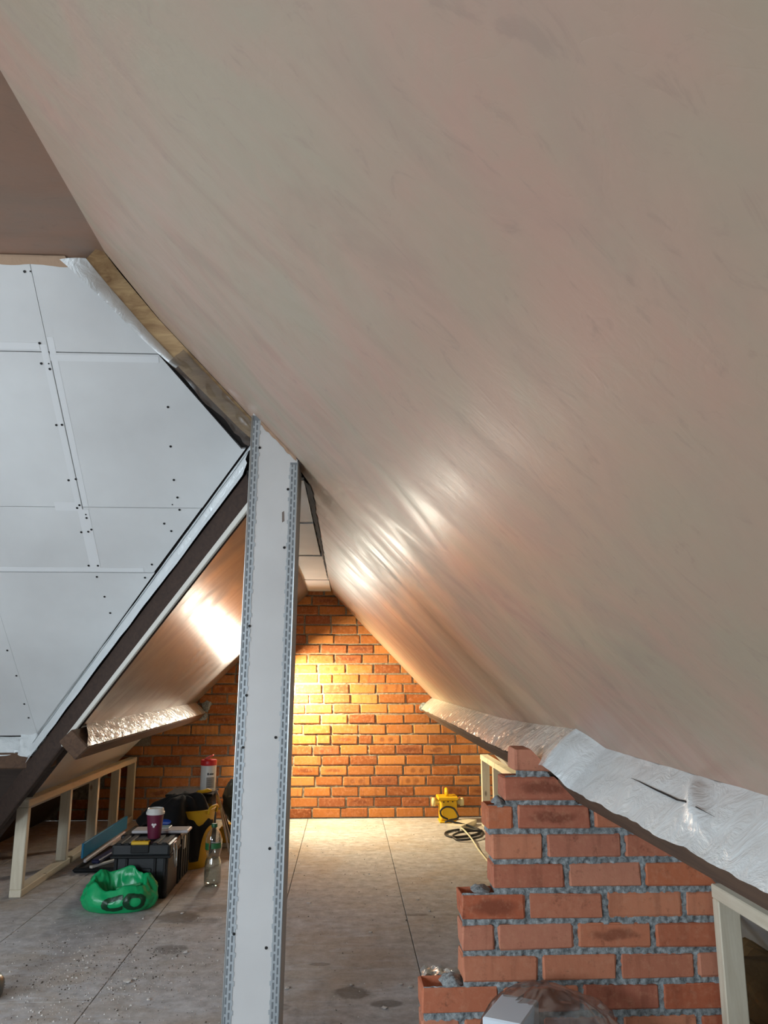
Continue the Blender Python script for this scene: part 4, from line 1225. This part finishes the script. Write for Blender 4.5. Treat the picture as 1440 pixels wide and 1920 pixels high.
# ------------------------------------------------------------------ foreground: wrapped white block in clear polythene by the pier
pk = empty('wrapped_pack', (.5, 2.15, 0), 'white block in clear polythene wrap at the foot of the brick pier', 'package')
bm = bmesh.new(); bm_box(bm, (-.05, -.08, 0), (.05, .08, .318), .004)
bm.transform(Matrix.Translation((.425, 2.15, 0)) @ Matrix.Rotation(-.5, 4, 'Z'))
keep(from_bm('white_block', bm, M['white_board']), pk)
def wrap(u, v):
    a = u * 2 * math.pi; p_ = v * math.pi
    sq = lambda c, e: math.copysign(abs(c) ** e, c)
    d = Vector((sq(math.sin(p_), .6) * sq(math.cos(a), .8), sq(math.sin(p_), .6) * sq(math.sin(a), .8), sq(math.cos(p_), .8)))
    k = 1 + .16 * nz(d * 1.7, 1, 17) + .10 * (.4 - abs(nz(d * 4.5, 1, 9)))
    slump = 1 - .32 * max(0, d.x) ** 1.5
    return Vector((.545, 2.225, .172)) + Vector((d.x * .19 * k, d.y * .085 * k, max(-.171, d.z * .168 * k * slump)))
M['wrap'] = m_clear('clear_wrap', (.95, .94, .93), .20, .22, .96)
grid_surf('polythene', wrap, 72, 36, M['wrap'], pk, wrap_u=True)

# scrap of foil by the pier, and a round grey cap at the left of the floor
def scrap(u, v):
    return (.30 + u * .13, 3.22 + v * .09 + .02 * math.sin(u * 5), .004 + .022 * abs(nz((u * 4, v * 4, 0), 1, 6)) + .010 * abs(math.sin(u * 9)))
tag(grid_surf('foil_scrap', scrap, 16, 8, M['foil_cream'], None, smooth=False), 'crumpled scrap of silver foil on the floor behind the pier step', 'scrap')
gcap = empty('grey_canister', (-1.30, 3.16, 0), 'rounded dark grey metal canister at the left edge of the floor', 'canister')
lathe('body', [(.045, 0), (.056, .008), (.060, .03), (.058, .055), (.045, .072), (.02, .08)], (-1.295, 3.15, 0), plain('dull_metal', srgb(120, 120, 116), .35, .8), gcap, 30)
lathe('neck', [(.018, .078), (.018, .092), (.012, .095)], (-1.295, 3.15, 0), M['black'], gcap, 20)

# ------------------------------------------------------------------ floor litter
def chip_mesh(sd, s):
    rnd = random.Random(sd); bm = bmesh.new()
    bmesh.ops.create_icosphere(bm, subdivisions=1, radius=1)
    for v in bm.verts: v.co = Vector((v.co.x * rnd.uniform(.6, 1.2), v.co.y * rnd.uniform(.5, 1.1), (v.co.z * .5 + .35) * rnd.uniform(.5, 1.0)))
    me = bpy.data.meshes.new('plaster_chip'); bm.to_mesh(me); bm.free(); me.materials.append(M['crumb']); return me
CM = [chip_mesh(i, 1) for i in range(5)]
for (x, y, s) in ((-0.82, 3.27, .020), (-0.80, 3.30, .013), (-0.66, 3.58, .012), (-0.93, 3.83, .014), (-0.79, 4.12, .012), (-0.18, 4.27, .016), (-0.22, 4.33, .012), (0.145, 2.99, .013), (0.215, 3.20, .012),
                  (0.25, 3.17, .012), (0.03, 3.20, .010), (0.12, 3.80, .010), (-0.21, 3.18, .012), (0.38, 4.30, .010), (-1.02, 3.42, .010), (0.42, 4.10, .010), (-0.7, 3.1, .010)):
    o = link(bpy.data.objects.new('plaster_chip', random.choice(CM)))
    o.location = (x, y, 0.0); o.scale = (s, s, s * .8); o.rotation_euler = (0, 0, random.uniform(0, 6))
    tag(o, 'small pale plaster chip lying on the dusty floor', 'chip', 'plaster chips on the floor')
def crumbs(name, mat, n, seed, smin, smax, label):
    rnd = random.Random(seed); vs = []; fs = []
    while len(fs) < n * 4:
        if rnd.random() < .55:
            x, y = rnd.gauss(-.95, .28), rnd.gauss(3.35, .30)
        else:
            x, y = rnd.uniform(-1.6, 1.0), rnd.uniform(2.7, 6.5)
        if not (-1.65 < x < 1.0 and 2.6 < y < 6.55): continue
        if .18 < x < 1.3 and 2.3 < y < 2.5: continue
        if -1.62 < x < -.55 and y > 4.1: continue
        s = rnd.uniform(smin, smax) * (1 if rnd.random() < .85 else 1.7); a = rnd.uniform(0, 6.28); b = len(vs)
        for k in range(3):
            r = s * rnd.uniform(.6, 1.2)
            vs.append((x + r * math.cos(a + k * 2.1), y + r * math.sin(a + k * 2.1), 0.0))
        vs.append((x, y, s * rnd.uniform(.5, 1.1)))
        fs += [(b, b + 1, b + 3), (b + 1, b + 2, b + 3), (b + 2, b, b + 3), (b, b + 2, b + 1)]
    o = mesh_obj(name, vs, fs, mat); tag(o, label, 'debris', kind='stuff')
crumbs('plaster_crumbs', M['crumb'], 2200, 5, .0012, .0042, 'fine pale plaster crumbs scattered over the floor')
crumbs('dark_grit', M['crumb_dark'], 900, 9, .0012, .0038, 'fine dark grit scattered over the floor')
